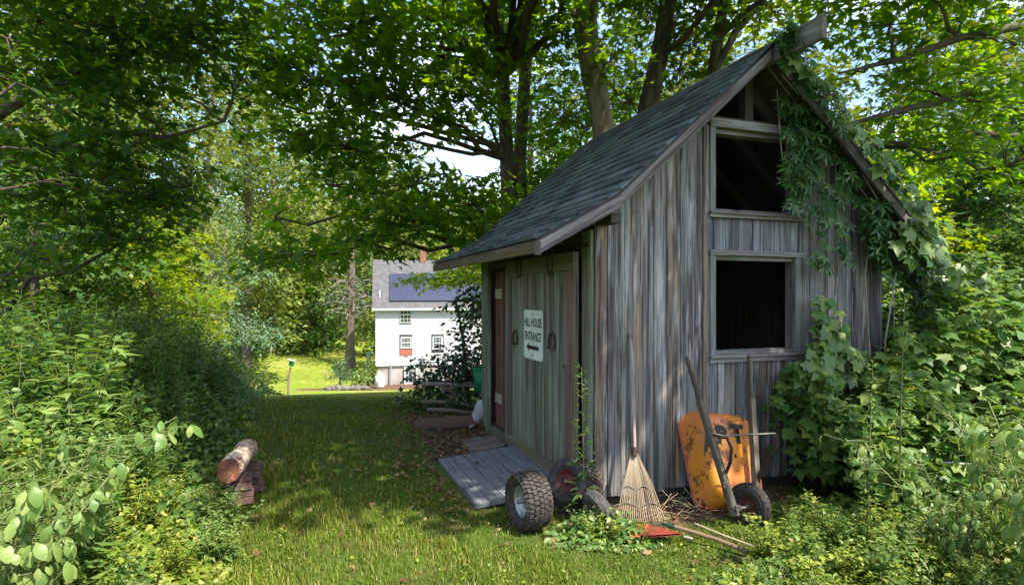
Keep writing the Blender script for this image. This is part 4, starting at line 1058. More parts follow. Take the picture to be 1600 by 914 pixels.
crown_tree('deciduous_tree', 'dense dark tree standing at the back of the lower lawn', 455, 62, 400, 120, M['fardark'], .42, 2.6, group=GF, ybot=575)
crown_tree('deciduous_tree', 'small bushy tree left of the spruce trunk on the lawn edge', 508, 64, 450, 90, M['fardark'], .42, 2.6, group=GF, ybot=572)
crown_tree('spruce_tree', 'grey spruce with bare lower trunk left of the white house', 547, 56, 250, 120, M['conifer'], .34, 1.6, 'barkpale', kind='cone', group=GF, ybot=480, trunkr=.44, tmpl=T_LANCE)
crown_tree('deciduous_tree', 'leafy shrub like tree between spruce trunk and white house', 585, 62, 455, 80, M['farleaf'], .40, 2.8, group=GF, ybot=572)
crown_tree('deciduous_tree', 'rounded tree above the left half of the house roof', 655, 78, 330, 150, M['farleaf'], .6, 2.2, group=GF, ybot=470)
crown_tree('deciduous_tree', 'rounded tree above the right half of the house roof beside the shed', 730, 82, 315, 150, M['farleaf'], .6, 2.2, group=GF, ybot=470)
crown_tree('maple_tree', 'shaded maple sapling overhanging the left end of the lower lawn', 300, 20, 300, 150, M['farleaf'], .20, 2.0, group=GF, ybot=560, tmpl=T_MAPLE)
crown_tree('deciduous_tree', 'tall far tree closing the gap right of the soft pale pine', 385, 48, 60, 210, M['farleaf'], .42, 3.6, group=GF, ybot=520)
crown_tree('deciduous_tree', 'tall far tree rising behind the grey green tree left of the house', 535, 74, 150, 200, M['farleaf'], .60, 3.4, group=GF, ybot=480)
crown_tree('deciduous_tree', 'broad far tree topping the wood left of the chimney', 625, 92, 235, 170, M['farleaf'], .75, 3.2, group=GF, ybot=470)
crown_tree('deciduous_tree', 'shaded tall tree behind the dark maple boughs at the left', 120, 20, -60, 330, M['fardark'], .24, 3.2, group=GF, tmpl=T_MAPLE)
# dead lower limbs of the spruce
sp = [o for o in COL.objects if o.name.startswith('spruce_tree')][0]; b0 = wloc(sp); mb = MB()
for k in range(34):
    a = k * 2.4; z = 4.6 + k * .12; L = R.uniform(1.5, 3.0); c = b0 + Vector((0, 0, z)); d = Vector((math.cos(a), math.sin(a), 0))
    p1 = c + d * L * .6 + Vector((0, 0, .35)); p2 = c + d * L + Vector((0, 0, R.uniform(-.3, .3)))
    mb.tube([c, p1, p2], [.06, .04, .015], 5, caps=False)
    for q in range(4):
        s1 = c.lerp(p2, .4 + .15 * q) + Vector((0, 0, .2)); mb.tube([s1, s1 + Vector((R.uniform(-.6, .6), R.uniform(-.3, .3), R.uniform(-.5, .3)))], [.02, .01], 4, caps=False)
mb.build('dead_limbs', M['greystem'], sp)
# woods behind the shed and at the right
GR = 'trees of the wood to the right of the shed'
for i, (x, Y, yt, wp_, mt, lb) in enumerate((
        (830, 20, 120, 260, 'fardark', 'mid distance tree seen between the twin maple stems'),
        (960, 24, 60, 280, 'farleaf', 'sunlit tree glimpsed left of the leaning dark maple'),
        (1090, 26, 60, 260, 'farleaf', 'sunlit tree glimpsed behind the forked slim maple'),
        (1290, 18, 90, 200, 'farleaf', 'yellow green tree just right of the roof peak'),
        (1395, 13, 215, 190, 'maplelit', 'bright yellow green maple beside the right slope of the roof'),
        (1500, 15, 170, 260, 'fardark', 'dark leaved tree behind the right end of the shed vines'),
        (1610, 13, 120, 260, 'fardark', 'dark tree with a thick trunk at the right edge'),
        (1450, 26, -30, 320, 'farleaf', 'tall light tree far behind the right slope of the roof'),
        (1600, 28, -60, 300, 'farleaf', 'tall light tree far behind the right edge of the shed vines'))):
    crown_tree('deciduous_tree', lb, x, Y, yt, wp_, M[mt], .12 + .004 * Y, 2.6 if Y < 20 else 2.4, group=GR, tmpl=T_MAPLE, trunkr=.16 + .004 * Y)

# far wooded hill as one mass
def forest():
    n = 26000; x = NR.uniform(-230, 160, n); y = NR.uniform(88, 260, n)
    zb = np.array([tz(a, b) for a, b in zip(x, y)])
    h = 9 + 3 * np.sin(x * .35 + y * .11) + 2.5 * np.sin(y * .31 - x * .17) + NR.normal(size=n) * .7
    h = np.where(NR.random(n) < .3, h * NR.random(n), h)
    pos = np.stack([x, y, zb + h], 1); nm = np.stack([NR.normal(size=n) * .6, -1 + NR.normal(size=n) * .5, np.full(n, 1.)], 1)
    o = leafmesh('forest', M['farleaf'], pos, nm, rdir(n), 1.2 + NR.random(n) * 1.3, T_QUAD); tag(o, 'far wooded hillside rising behind the white house', 'forest', kind='stuff')
forest()

# ------------------------------------------------------------------ white house
HYd = 48.0; def_x = lambda px: (px - CX) / F * HYd
def_z = lambda py: EYE + (HY - py) / F * HYd
hx0 = def_x(587); hx1 = hx0 + 15.0; hb = def_z(606); hs = def_z(572); he = def_z(477); D = 8.0; rz_ = def_z(410) + .33
house = thing('white_house', 'white shingled two storey house with brick chimneys and solar panels downhill', 'house', (hx0, HYd, hb))
mb = MB(); z = hs; 
while z < he:
    mb.hexa([(hx0 - .02, HYd - .045, z), (hx1, HYd - .045, z), (hx1, HYd + .02, z), (hx0 - .02, HYd + .02, z), (hx0 - .02, HYd + .012, z + .135), (hx1, HYd + .012, z + .135), (hx1, HYd + .02, z + .135), (hx0 - .02, HYd + .02, z + .135)]); z += .135
mb.box(((hx0 + hx1) / 2, HYd + D / 2, (hs + he) / 2), (hx1 - hx0, D - .06, he - hs)); 
mb._add([Vector((hx0, HYd + .03, he)), Vector((hx0, HYd + D - .03, he)), Vector((hx0, HYd + D / 2, rz_))], [(0, 0, 0)] * 3, [(0, 1, 2)], .5)
mb._add([Vector((hx1, HYd + .03, he)), Vector((hx1, HYd + D - .03, he)), Vector((hx1, HYd + D / 2, rz_))], [(0, 0, 0)] * 3, [(0, 1, 2)], .5)
mb.build('wall', M['siding'], house)
mb = MB(); mb.box(((hx0 + hx1) / 2, HYd + D / 2 + .1, (hb + hs) / 2 - .3), (hx1 - hx0 - .1, D, hs - hb + .59)); mb.build('foundation', M['foundation'], house)
mb = MB(); ov = .35; sl = (rz_ - he) / (D / 2)
for (ya, yb, za, zb_) in ((HYd - ov, HYd + D / 2, he - ov * sl + .12, rz_ + .12), (HYd + D / 2, HYd + D + ov, rz_ + .12, he - ov * sl + .12)):
    mb.hexa([(hx0 - .28, ya, za - .1), (hx1 + .28, ya, za - .1), (hx1 + .28, yb, zb_ - .1), (hx0 - .28, yb, zb_ - .1), (hx0 - .28, ya, za), (hx1 + .28, ya, za), (hx1 + .28, yb, zb_), (hx0 - .28, yb, zb_)])
hroof = mb.build('roof', M['houseroof'], house)
mb = MB(); mb.box(((hx0 + hx1) / 2, HYd - ov - .03, he - ov * sl + .0), (hx1 - hx0 + .56, .05, .16)); mb.build('eave_trim', M['whitepaint'], house)
for px in (651.5, 697):
    cx = hx0 + (px - 581) / F * 53.5; mb = MB(); mb.box((cx, 52.0, rz_ + .5), (.52, .55, 1.9)); mb.box((cx, 52.0, rz_ + 1.38), (.60, .62, .14)); mb.build('chimney', M['chimney'], hroof)
mb = MB(); mb.tube([(def_x(593), HYd + .6, he + .35), (def_x(593), HYd + .6, he + 1.2)], .05, 8); mb.build('vent_pipe', M['whitepaint'], hroof)
un = Vector((0, -sl, 1)).normalized(); us = Vector((0, 1, sl)).normalized()
un = Vector((0, -sl, 1)).normalized()
proto = None
for r_ in range(2):
    for k in range(12):
        if proto is None:
            mb = MB(); rot = Matrix((Vector((1, 0, 0)), us, un)).transposed()
            mb.box((0, 0, 0), (1.0, 1.62, .04), rot); me_o = mb.build('solar_panel', M['solar']); proto = me_o
            fb = MB()
            for dx, dy, sx, sy in ((-.505, 0, .025, 1.66), (.505, 0, .025, 1.66), (0, .82, 1.02, .025), (0, -.82, 1.02, .025)):
                fb.box(rot @ Vector((dx, dy, .008)), (sx, sy, .05), rot)
            fo = fb.build('panel_frame', M['darkframe'], me_o); o = me_o
        else:
            o = copy_tree(proto)
        px0 = def_x(608) + .55 + k * 1.04; base = Vector((px0, HYd - ov, he - ov * sl + .12)) + us * (1.55 + r_ * 1.67) + un * .10
        o.parent = house; o.location = base - wloc(house)
def hwin(x0, x1, y0, y1, dark=False, cols=2, rows=2, trim='whitepaint', two=True):
    a, b = def_x(x0), def_x(x1); t_, bt = def_z(y0), def_z(y1); mb = MB(); yy = HYd - .06; tw = .09
    mb.box(((a + b) / 2, yy, t_ - tw / 2), (b - a, .07, tw)); mb.box(((a + b) / 2, yy - .01, bt + tw / 2), (b - a + .06, .09, tw))
    mb.box((a + tw / 2, yy, (t_ + bt) / 2), (tw, .068, t_ - bt - 2 * tw)); mb.box((b - tw / 2, yy, (t_ + bt) / 2), (tw, .068, t_ - bt - 2 * tw))
    w_ = mb.build('window', M[trim], house)
    mb = MB(); mb.box(((a + b) / 2, HYd - .04, (t_ + bt) / 2), (b - a - .1, .02, t_ - bt - .1)); mb.build('pane', M['glass'], w_)
    mb = MB(); mb.box(((a + b) / 2, yy + .002, (t_ + bt) / 2), (b - a - .1, .04, .06))
    for i in range(1, cols + 1): mb.box((a + (b - a) * i / (cols + 1), yy + .006, (t_ + bt) / 2), (.02, .03, t_ - bt - .12))
    for j in (.25, .75): mb.box(((a + b) / 2, yy + .004, bt + (t_ - bt) * j), (b - a - .12, .032, .02))
    mb.build('muntins', M['whitepaint' if not dark else 'darkframe'], w_)
hwin(624, 642, 479, 505, False, 2, 2, 'greymetal'); hwin(724, 741, 479, 493, False, 2, 2, 'greymetal'); hwin(625.5, 642, 527, 545); hwin(675.5, 691, 527, 548); hwin(631, 651, 573.5, 601)
mb = MB(); a, b = def_x(623.5), def_x(643.5); mb.box(((a + b) / 2, HYd - .035, (def_z(524) + def_z(556)) / 2), (b - a, .02, def_z(524) - def_z(556))); 
mb.build('window_surround', M['darkframe'], house)
mb = MB(); mb.box(((a + b) / 2, HYd - .055, (def_z(546.5) + def_z(555.5)) / 2), (b - a - .1, .02, def_z(546.5) - def_z(555.5))); mb.build('red_panel', M['redpanel'], house)
mb = MB(); a, b = def_x(673.5), def_x(693); mb.box(((a + b) / 2, HYd - .035, (def_z(524) + def_z(553)) / 2), (b - a, .02, def_z(524) - def_z(553))); mb.build('window_surround', M['darkframe'], house)
mb = MB(); mb.tube([(def_x(610), HYd - .12, def_z(605)), (def_x(610), HYd - .12, def_z(569))], .055, 8); mb.build('conduit', M['greymetal'], house)
house.rotation_euler = (0, 0, math.radians(12.5))
# propane tank
tk = thing('propane_tank', 'white upright propane tank by the corner of the white house', 'tank', (def_x(593) * 46.4 / 48, 46.4, tz(-10, 46.4)))
c = tk.location.copy(); mb = MB(); mb.M = Matrix.Translation(c) @ Matrix.Rotation(-math.pi / 2, 4, 'Y')
mb.lathe([(.05, 0), (.05, .30), (.14, .39), (.95, .39), (1.08, .30), (1.14, .12), (1.14, 0)], 28, .5); mb.build('tank_body', M['whitepaint'], tk)
mb = MB(); mb.M = Matrix.Translation(c) @ Matrix.Rotation(-math.pi / 2, 4, 'Y'); mb.lathe([(1.10, .16), (1.26, .16), (1.26, .14), (1.10, .14)], 20, .5); mb.build('collar', M['greymetal'], tk)
mb = MB(); mb.M = Matrix.Translation(c) @ Matrix.Rotation(-math.pi / 2, 4, 'Y'); mb.lathe([(-.05, .28), (.08, .28), (.08, .26), (-.05, .26)], 20, .5); mb.build('foot_ring', M['greymetal'], tk)
# grey post, feeder pole, rocks
mb = MB(); b = P(576, 580, 50); mb.box((b.x, 50, tz(b.x, 50) + 1.2), (.32, .32, 2.4)); mb.box((b.x, 50, tz(b.x, 50) + 2.43), (.38, .38, .06)); o = mb.build('stone_post', M['palegrey']); tag(o, 'pale grey square post standing left of the white house', 'post')
fx = (450.5 - CX) / F * 37; fz = tz(fx, 37)
fp = thing('feeder_pole', 'thin pole with a small green box on the sunny lower lawn', 'bird feeder', (fx, 37, fz))
mb = MB(); mb.tube([(fx, 37, fz - .1), (fx + .02, 37, fz + 1.0), (fx + .14, 37, EYE + (HY - 574) / F * 37)], .065, 8); mb.build('pole', M['stick'], fp)
mb = MB(); tpz = EYE + (HY - 568) / F * 37; mb.box((fx + .20, 37, tpz), (.24, .24, .34), Matrix.Rotation(.1, 3, 'Y')); mb.build('box', M['greenplastic'], fp)
mb = MB(); mb.box((fx + .20, 37, tpz + .21), (.46, .42, .05), Matrix.Rotation(.22, 3, 'Y')); mb.build('lid', M['palegrey'], fp)
for i, (px, py, rr2) in enumerate(((527, 596, .5), (541, 598, .42), (556, 596, .5), (570, 599, .4), (515, 593, .38))):
    Y = 43.5; c = P(px, py, Y); c.z = tz(c.x, Y) + rr2 * .25; mb = MB(); vs = []; 
    for a in range(7):
        for b_ in range(10):
            th_ = math.pi * a / 6; ph = 2 * math.pi * b_ / 10; k = rr2 * R.uniform(.85, 1.1)
            vs.append(c + Vector((k * math.sin(th_) * math.cos(ph) * 1.2, k * math.sin(th_) * math.sin(ph) * .8, k * .55 * math.cos(th_))))
    mb._add(vs, [tuple(q) for q in vs], [(a * 10 + b_, a * 10 + (b_ + 1) % 10, (a + 1) * 10 + (b_ + 1) % 10, (a + 1) * 10 + b_) for a in range(6) for b_ in range(10)], .5)
    o = mb.build('garden_rock', M['rock'])
    tag(o, ['rock below the little spruce, second from the left end of the edging', 'middle rock of the garden bed edging', 'fourth rock from the left in the garden bed edging', 'rightmost rock of the edging, nearest the white tank', 'leftmost rock of the garden bed edging'][i], 'rock', 'rocks edging the garden bed')
crown_tree('small_spruce', 'little bushy blue spruce in the garden bed left of the house', 531, 45, 557, 46, M['bluecon'], .20, 3.2, kind='cone', ybot=590, trunkr=.08, tmpl=T_LANCE)
crown_tree('garden_shrub', 'dark green shrub at the left corner of the white house', 575, 46.5, 560, 36, M['farleaf'], .2, 2.5, ybot=600, cat='shrub', group='shrubs in the house garden bed')
crown_tree('garden_shrub', 'low pale plant in front of the grey post by the house', 562, 44.5, 580, 24, M['weedlight'], .2, 2.5, ybot=602, cat='shrub', group='shrubs in the house garden bed')
# dark leafy shrub between the shed and the house
tree('understory_shrub', 'dark leafy sapling between the white house and the back corner of the shed', 'shrub', None,
     [([gz(735, 9.0), P(730, 600, 9.0), P(722, 520, 9.0), P(712, 470, 9)], [.04, .03, .02, .01]), ([gz(700, 9.3), P(690, 600, 9.3), P(684, 560, 9.3)], [.025, .02, .01])],
     [B(735, 500, 8.8, 30, 28, .5, 3.6), B(726, 548, 8.8, 32, 28, .5, 3.0), B(745, 470, 9, 26, 24, .4, 3), B(685, 575, 9, 42, 22, .5, 2.6), B(715, 600, 8.8, 56, 28, .6, 4), B(660, 605, 9, 30, 18, .5, 2.0), B(740, 450, 9, 20, 14, .4, 1.4), B(705, 478, 9, 10, 8, .2, .8), B(672, 590, 9, 20, 16, .3, 1.5), B(650, 630, 8.6, 30, 20, .5, 2.6), B(745, 560, 9.2, 30, 40, .5, 3)],
     M['shrubdark'], .085, 10, .2, 2, T_OVATE, 'twig', .5)

# ------------------------------------------------------------------ weeds: prototypes
def stem_curve(h, lean, az, n=8, bow=.0):
    return [Vector((math.cos(az) * lean * (k / n) ** 1.6 * h, math.sin(az) * lean * (k / n) ** 1.6 * h, h * k / n - bow * h * (k / n) ** 3)) for k in range(n + 1)]
def mugwort(name, h, stems, mat, leafL=.085, dens=60, tmpl=T_LANCE, spread=.12, lean=.22, side=.0, up=.35, stemmat='stem'):
    root = bpy.data.objects.new(name, None); COL.objects.link(root)
    tb = MB(); P_ = []; Nn = []; D_ = []; Sz = []
    for s_ in range(stems):
        az = R.random() * 6.28; hh = h * R.uniform(.7, 1.0); pts = stem_curve(hh, lean * R.uniform(.3, 1.2), az)
        o = Vector((R.uniform(-1, 1) * spread, R.uniform(-1, 1) * spread, 0)); pts = [q + o for q in pts]
        tb.tube(pts, [.006 * (1 - .7 * k / 8) for k in range(9)], 5, caps=False)
        m = int(dens * hh)
        for k in range(m):
            u = .12 + .88 * k / m; q = u * 8; i = min(int(q), 7); p = pts[i].lerp(pts[i + 1], q - i); a = k * 2.4 + R.uniform(-.3, .3)
            sz = leafL * (1.1 - .62 * u) * R.uniform(.75, 1.25)
            d = np.array([math.cos(a), math.sin(a), up + .5 * (u - .4) + R.uniform(-.3, .2)])
            off = d * sz * .15 + (d * R.random() * side * (1.1 - u))
            nleaf = 1 if tmpl is not T_LANCE else 3
            for w_ in range(nleaf):
                dd = d.copy()
                if w_: 
                    ang = .55 if w_ == 1 else -.55; c_, sn = math.cos(ang), math.sin(ang); dd = np.array([d[0] * c_ - d[1] * sn, d[0] * sn + d[1] * c_, d[2]])
                P_.append(np.array(p) + off); D_.append(dd); Nn.append(np.array([-.3 * d[0], -.3 * d[1], 1.]) + NR.normal(size=3) * .25); Sz.append(sz * (1 if w_ == 0 else .72))
    tb.build('stem', M[stemmat], root)
    leafmesh('foliage', mat, np.array(P_), np.array(Nn), np.array(D_), np.array(Sz), tmpl, root)
    return root
def broad(name, h, stems, mat, leafL=.11, lean=.5):
    """arching stems with hanging oval leaves on thin stalks"""
    root = bpy.data.objects.new(name, None); COL.objects.link(root)
    tb = MB(); P_ = []; Nn = []; D_ = []; Sz = []
    for s_ in range(stems):
        az = R.random() * 6.28; hh = h * R.uniform(.6, 1.0); pts = stem_curve(hh, lean * R.uniform(.3, 1.1), az, 8, .12)
        tb.tube(pts, [.009 * (1 - .7 * k / 8) for k in range(9)], 6, caps=False)
        for k in range(int(44 * hh)):
            u = .3 + .7 * R.random(); q = u * 8; i = min(int(q), 7); p = pts[i].lerp(pts[i + 1], q - i); a = R.random() * 6.28
            L = R.uniform(.05, .16); e = p + Vector((math.cos(a) * L, math.sin(a) * L, R.uniform(-.01, .05)))
            tb.tube([p, e], .002, 4, caps=False)
            for w_ in range(2):
                P_.append(np.array(e) + NR.normal(size=3) * .012); D_.append(np.array([math.cos(a) * .6, math.sin(a) * .6, -.75]) + NR.normal(size=3) * .3)
                Nn.append(np.array([math.cos(a), math.sin(a), .8]) + NR.normal(size=3) * .3); Sz.append(leafL * R.uniform(.35, 1.3))
    tb.build('stem', M[stemmat_b], root)
    leafmesh('foliage', mat, np.array(P_), np.array(Nn), np.array(D_), np.array(Sz), T_OVAL, root)
    for q in [c for c in root.children if c.name.startswith('foliage')]: q.data.polygons.foreach_set('use_smooth', [True] * len(q.data.polygons))
    return root
stemmat_b = 'stem'
used = {}
ORD = {}
def place(proto, x, y, rz, sc, label, cat, group, z=None):
    if used.get(proto.name): o = copy_tree(proto)
    else: o = proto; used[proto.name] = 1
    o.location = (x, y, tz(x, y) - .01 if z is None else z); o.rotation_euler = (0, 0, rz); o.scale = (sc, sc, sc)
    tag(o, label, cat, group)
    if group: ORD.setdefault(label, []).append(o)
    return o
pm1 = mugwort('mugwort', 1.35, 6, M['weed'], .145, 44)
pm2 = mugwort('mugwort', 1.2, 7, M['weed'], .12, 54, spread=.16)
pm3 = mugwort('mugwort', .7, 7, M['weedyellow'], .10, 70, spread=.14, lean=.5)
pm4 = mugwort('mugwort', 1.5, 3, M['weedlight'], .20, 34, spread=.05)
pn1 = mugwort('nettle', 1.25, 8, M['weed'], .135, 48, T_OVATE, .2, .3, .1, .1)
pn2 = mugwort('nettle', .9, 8, M['vine'], .10, 60, T_OVATE, .2, .4, .1, .1)
pl1 = mugwort('low_weed', .38, 10, M['weedyellow'], .065, 110, T_OVATE, .16, .8, .05, .2)
pl2 = mugwort('low_weed', .34, 10, M['weed'], .06, 120, T_LANCE, .16, .8, .05, .2)
pj1 = broad('jewelweed', 1.5, 6, M['weedlight'], .062, .45)
pj2 = broad('jewelweed', .9, 7, M['weedlight'], .05, .7)
pm5 = mugwort('mugwort', .62, 8, M['weedlight'], .125, 46, T_LANCE, .12, .6, .0, .5)
pg1 = mugwort('goldenrod', 1.5, 1, M['weedlight'], .075, 90, T_LANCE, .02, .08, .02, .55)

def edgeL(y): return float(np.interp(y, [1.6, 3.2, 3.7, 4.5, 5.2, 6, 8, 9.5, 12], [-1.35, -1.75, -1.95, -2.5, -2.75, -2.95, -3.6, -4.3, -5.2]))
GL = 'weeds of the bank left of the lawn'; GRr = 'weeds of the thicket right of the shed'
# tall dark weeds of the left bank
cnt = 0
for k in range(110):
    y = R.uniform(3.9, 9.5) if k < 90 else R.uniform(9, 12); d = R.uniform(.25, 2.6) ; x = edgeL(y) - d
    if x < -.95 * y: continue
    hmax = min(1.18, .48 + d * .62); pr_ = R.choice([pm1, pm2, pn1, pm1, pn2])
    nm = {'mugwort': 'mugwort clump in the left bank', 'nettle': 'nettle clump in the left bank'}[pr_.name.split('.')[0]]
    place(pr_, x, y, R.random() * 6.28, hmax * R.uniform(.85, 1.1), nm, 'weed', GL + (' (nettles)' if pr_.name.startswith('nettle') else ' (mugwort)'))
for k in range(34):
    y = R.uniform(2.5, 4.6); d = R.uniform(.05, 1.4); x = edgeL(y) - d
    if x < -.95 * y: continue
    pr_ = R.choice([pm3, pl1, pm3, pl2, pn2]); s_ = R.uniform(.75, 1.1) * min(1.0, .55 + .5 * d)
    kn = pr_.name.split('.')[0]
    nm = {'mugwort': 'feathery weed at the front of left bank', 'low_weed': 'low leafy weed before left bank', 'nettle': 'short broad weed before left bank'}[kn]
    place(pr_, x, y, R.random() * 6.28, s_, nm, 'weed', 'sunlit weeds at the front of the left bank (%s)' % {'mugwort': 'feathery', 'low_weed': 'low', 'nettle': 'broad leaved'}[kn])
place(pm5, -1.93, 3.95, 1.0, .62, 'spiky yellow green weed in front of the log on bricks', 'weed', None)
place(pm5, -2.12, 4.1, 3.0, .55, 'spiky yellow green weed close beneath the near end of the log', 'weed', None)
for k, (x, y, s_, z_, lb) in enumerate(((-1.95, 2.15, .98, 0, 'tall pale jewelweed with hanging leaves at the left edge'), (-2.15, 2.6, .95, 0, 'tall pale jewelweed just behind the one at the left edge'), (-1.72, 2.15, .50, 0, 'short jewelweed in the lower left corner'), (-1.5, 1.95, .40, 0, 'smallest jewelweed leaning into the lower left corner'))):
    place(pj1 if k < 2 else pj2, x, y, k * 1.9, s_ * (1 if k < 2 else 1.5), lb, 'weed', None)
place(pm5, -1.75, 3.55, 2.2, .6, 'spiky pale weed at the lawn edge nearest the camera left of the lawn', 'weed', None)
place(pm4, -2.22, 2.95, .5, 1.02, 'tall pale mugwort standing above the left weeds', 'weed', None)
place(pm4, -2.62, 3.1, 2.5, .92, 'second tall pale mugwort nearest the left edge', 'weed', None)

# undergrowth masses
def mound(name, region, n, mat, leaf, tmpl, label, cat):
    xs = []; 
    while len(xs) < n:
        x, y, h = region(); 
        if h is None: continue
        z = h * (1 - .75 * R.random() ** 2.2); xs.append((x, y, tz(x, y) + max(.02, z)))
    pos = np.array(xs); N = len(pos)
    nm = np.stack([NR.normal(size=N) * .45, -.35 + NR.normal(size=N) * .45, np.full(N, 1.)], 1)
    o = leafmesh(name, mat, pos, nm, rdir(N) * np.array([[1, 1, .3]]) + np.array([[0, -.3, -.2]]), leaf * (.6 + .7 * NR.random(N)), tmpl)
    tag(o, label, cat, kind='stuff'); return o
def lump(x, y, f):
    v = .5 + .9 * mnoise.noise(Vector((x * f, y * f, 3.1))) + .45 * mnoise.noise(Vector((x * f * 2.7, y * f * 2.7, 9.4)))
    return max(0, min(1.1, v))
def regL():
    y = R.uniform(3.4, 13); d = R.uniform(-.05, 4) ; x = edgeL(y) - d + R.gauss(0, .08)
    if x < -1.0 * y - .9: return 0, 0, None
    q = lump(x, y, 1.3); 
    if q < .16 and R.random() < .8: return 0, 0, None
    return x, y, (.08 + min(.70, d * .8)) * (.35 + 1.15 * q)
mound('undergrowth', regL, 35000, M['weed'], .065, T_OVATE, 'dense dark green undergrowth of the left weed bank', 'undergrowth')
def regL2():
    y = R.uniform(1.9, 4.4); d = R.uniform(-.12, 1.6); x = edgeL(y) - d + R.gauss(0, .07)
    return x, y, (.05 + min(.5, d * .42)) * (.3 + 1.2 * lump(x, y, 2.2))
mound('ground_cover', regL2, 13000, M['weedyellow'], .055, T_OVATE, 'sunlit low ground cover at the foot of the left bank', 'ground cover')

# right thicket: height field in front of and beside the shed
def inshed(x, y, m=.0):
    t, s = shed_ts(x, y); return -m < t < WT + m and s > -m - .03 and s < WS + m
def hR(x, y):
    t, s = shed_ts(x, y)
    if t < 1.58: return 0
    h = np.interp(t, [1.58, 1.72, 2.3, 2.8, 3.3, 4.5, 6], [.55, .98, 1.08, 1.2, 1.75, 1.6, 1.5])
    h *= np.interp(-s, [-6, 0, .5, .9, 1.3, 1.9], [1.1, .95, .92, .70, .40, .18])
    return float(h) * (.50 + .85 * lump(x, y, 1.7))
def regR():
    x = R.uniform(1.5, 7.5); y = R.uniform(2.6, 8.5)
    if x > 1.0 * y + 1.0 or inshed(x, y, .02): return 0, 0, None
    h = hR(x, y)
    if h <= 0: return 0, 0, None
    return x, y, h
mound('undergrowth', regR, 13000, M['weed'], .085, T_LANCE, 'fine leaved dark undergrowth beneath the vines of the right thicket', 'undergrowth')
def regRback():
    x = R.uniform(4, 16); y = R.uniform(6, 16)
    if inshed(x, y, .1): return 0, 0, None
    return x, y, .9 + .5 * math.sin(x * 1.3 + y)
mound('vine_thicket', regR, 22000, M['vine'], .105, T_GRAPE, 'thicket of pale lobed vine leaves covering the ground right of the wheelbarrow', 'vines')
mound('undergrowth', regRback, 9000, M['fardark'], .16, T_OVATE, 'dark undergrowth of the wood behind the right thicket', 'undergrowth')
def regG():
    x = R.uniform(.75, 3.8); y = R.uniform(2.2, 4.4)
    t, s = shed_ts(x, y)
    if s > -.15 or x > .95 * y: return 0, 0, None
    e = x - np.interp(y, [2.2, 3.2, 3.7, 4.1], [.6, 1.05, 1.75, 1.85])
    if e < -.1: return 0, 0, None
    q = lump(x, y, 2.4)
    if q < .3 and R.random() < .85: return 0, 0, None
    return x, y, .02 + min(.30, e * .34) * q
mound('ground_cover', regG, 6500, M['weedyellow'], .042, T_OVATE, 'low sunlit ground cover in front of the right thicket', 'ground cover')
mound('ground_cover', regG, 7000, M['weed'], .06, T_LANCE, 'fine bladed dark ground cover mixed through the right foreground', 'ground cover')
def regTy():
    x = R.uniform(.25, 1.15); y = R.uniform(3.55, 4.3)
    e = 1 - math.hypot((x - .62) / .42, (y - 3.93) / .24)
    if e < 0: return 0, 0, None
    return x, y, -.0 + .14 * e * (1.1 + math.sin(x * 19) * .5 + math.sin(y * 31 + x * 9) * .5)
mound('ground_cover', regTy, 600, M['vine'], .045, T_OVATE, 'pale leafy ground cover growing against the wheels', 'ground cover')
for k in range(75):
    x = R.uniform(1.8, 6.5); y = R.uniform(2.7, 7.5)
    if x > .98 * y or inshed(x, y, .15): continue
    h = hR(x, y)
    if h < .15: continue
    pr_ = R.choice([pn2, pm2, pn1, pm3]); kn = pr_.name.split('.')[0]; base_h = {'nettle': .95, 'mugwort': 1.1}[kn]
    place(pr_, x, y, R.random() * 6.28, max(.35, min(1.25, h / base_h * 1.05)), {'nettle': 'broad leaved weed in right thicket', 'mugwort': 'feathery mugwort in right thicket'}[kn], 'weed', GRr + (' (broad leaved)' if kn == 'nettle' else ' (feathery)'))
for k in range(64):
    y = R.uniform(2.4, 3.9); x = R.uniform(np.interp(y, [2.2, 3.2, 3.9], [.8, 1.3, 1.9]), .93 * y)
    pr_ = R.choice([pl1, pl2, pm3, pn2]); kn = pr_.name.split('.')[0]
    place(pr_, x, y, R.random() * 6.28, R.uniform(.5, .95) * (.6 if kn in ('mugwort', 'nettle') else 1), {'nettle': 'short broad leaved weed at lower right', 'low_weed': 'low leafy weed at lower right', 'mugwort': 'small feathery weed at lower right'}[kn], 'weed', 'low weeds of the right foreground' + (' (%s)' % {'mugwort': 'feathery', 'nettle': 'broad leaved', 'low_weed': 'leafy'}[kn]))
place(pl1, .62, 3.90, .3, .55, 'leafy weed growing between the knobbly tyre and the bamboo rake', 'weed', None)
place(pn2, .45, 3.95, 1.3, .26, 'small pointed weed right beside the knobbly tyre', 'weed', None)
place(pl2, .80, 3.88, 2.3, .5, 'fine leaved weed in front of the small ribbed tyre', 'weed', None)
place(pj2, 1.35, 2.75, .4, .48, 'jewelweed clump low in front of the thicket, right of bottom centre', 'weed', None)
place(pj2, 1.72, 2.5, 2.1, .42, 'jewelweed clump low near the lower right corner', 'weed', None)
place(pj1, 2.45, 2.72, 3.3, 1.02, 'tall pale jewelweed with broad leaves at the right edge', 'weed', None)
place(pj1, 2.75, 3.05, 1.3, .92, 'pale jewelweed behind the one at the right edge', 'weed', None)
place(pj2, 2.4, 3.15, .2, 1.0, 'spreading pale jewelweed in the right thicket', 'weed', None)
for (px, py, Y, lb) in ((1362, 515, 3.45, 'upright pale goldenrod spike in front of the shed right corner'), (1408, 405, 3.9, 'taller pale goldenrod spike beside the right rake of the roof')):
    c = P(px, py, Y); place(pg1, c.x - .05, c.y, .3, c.z / 1.5 / .97, lb, 'weed', None)
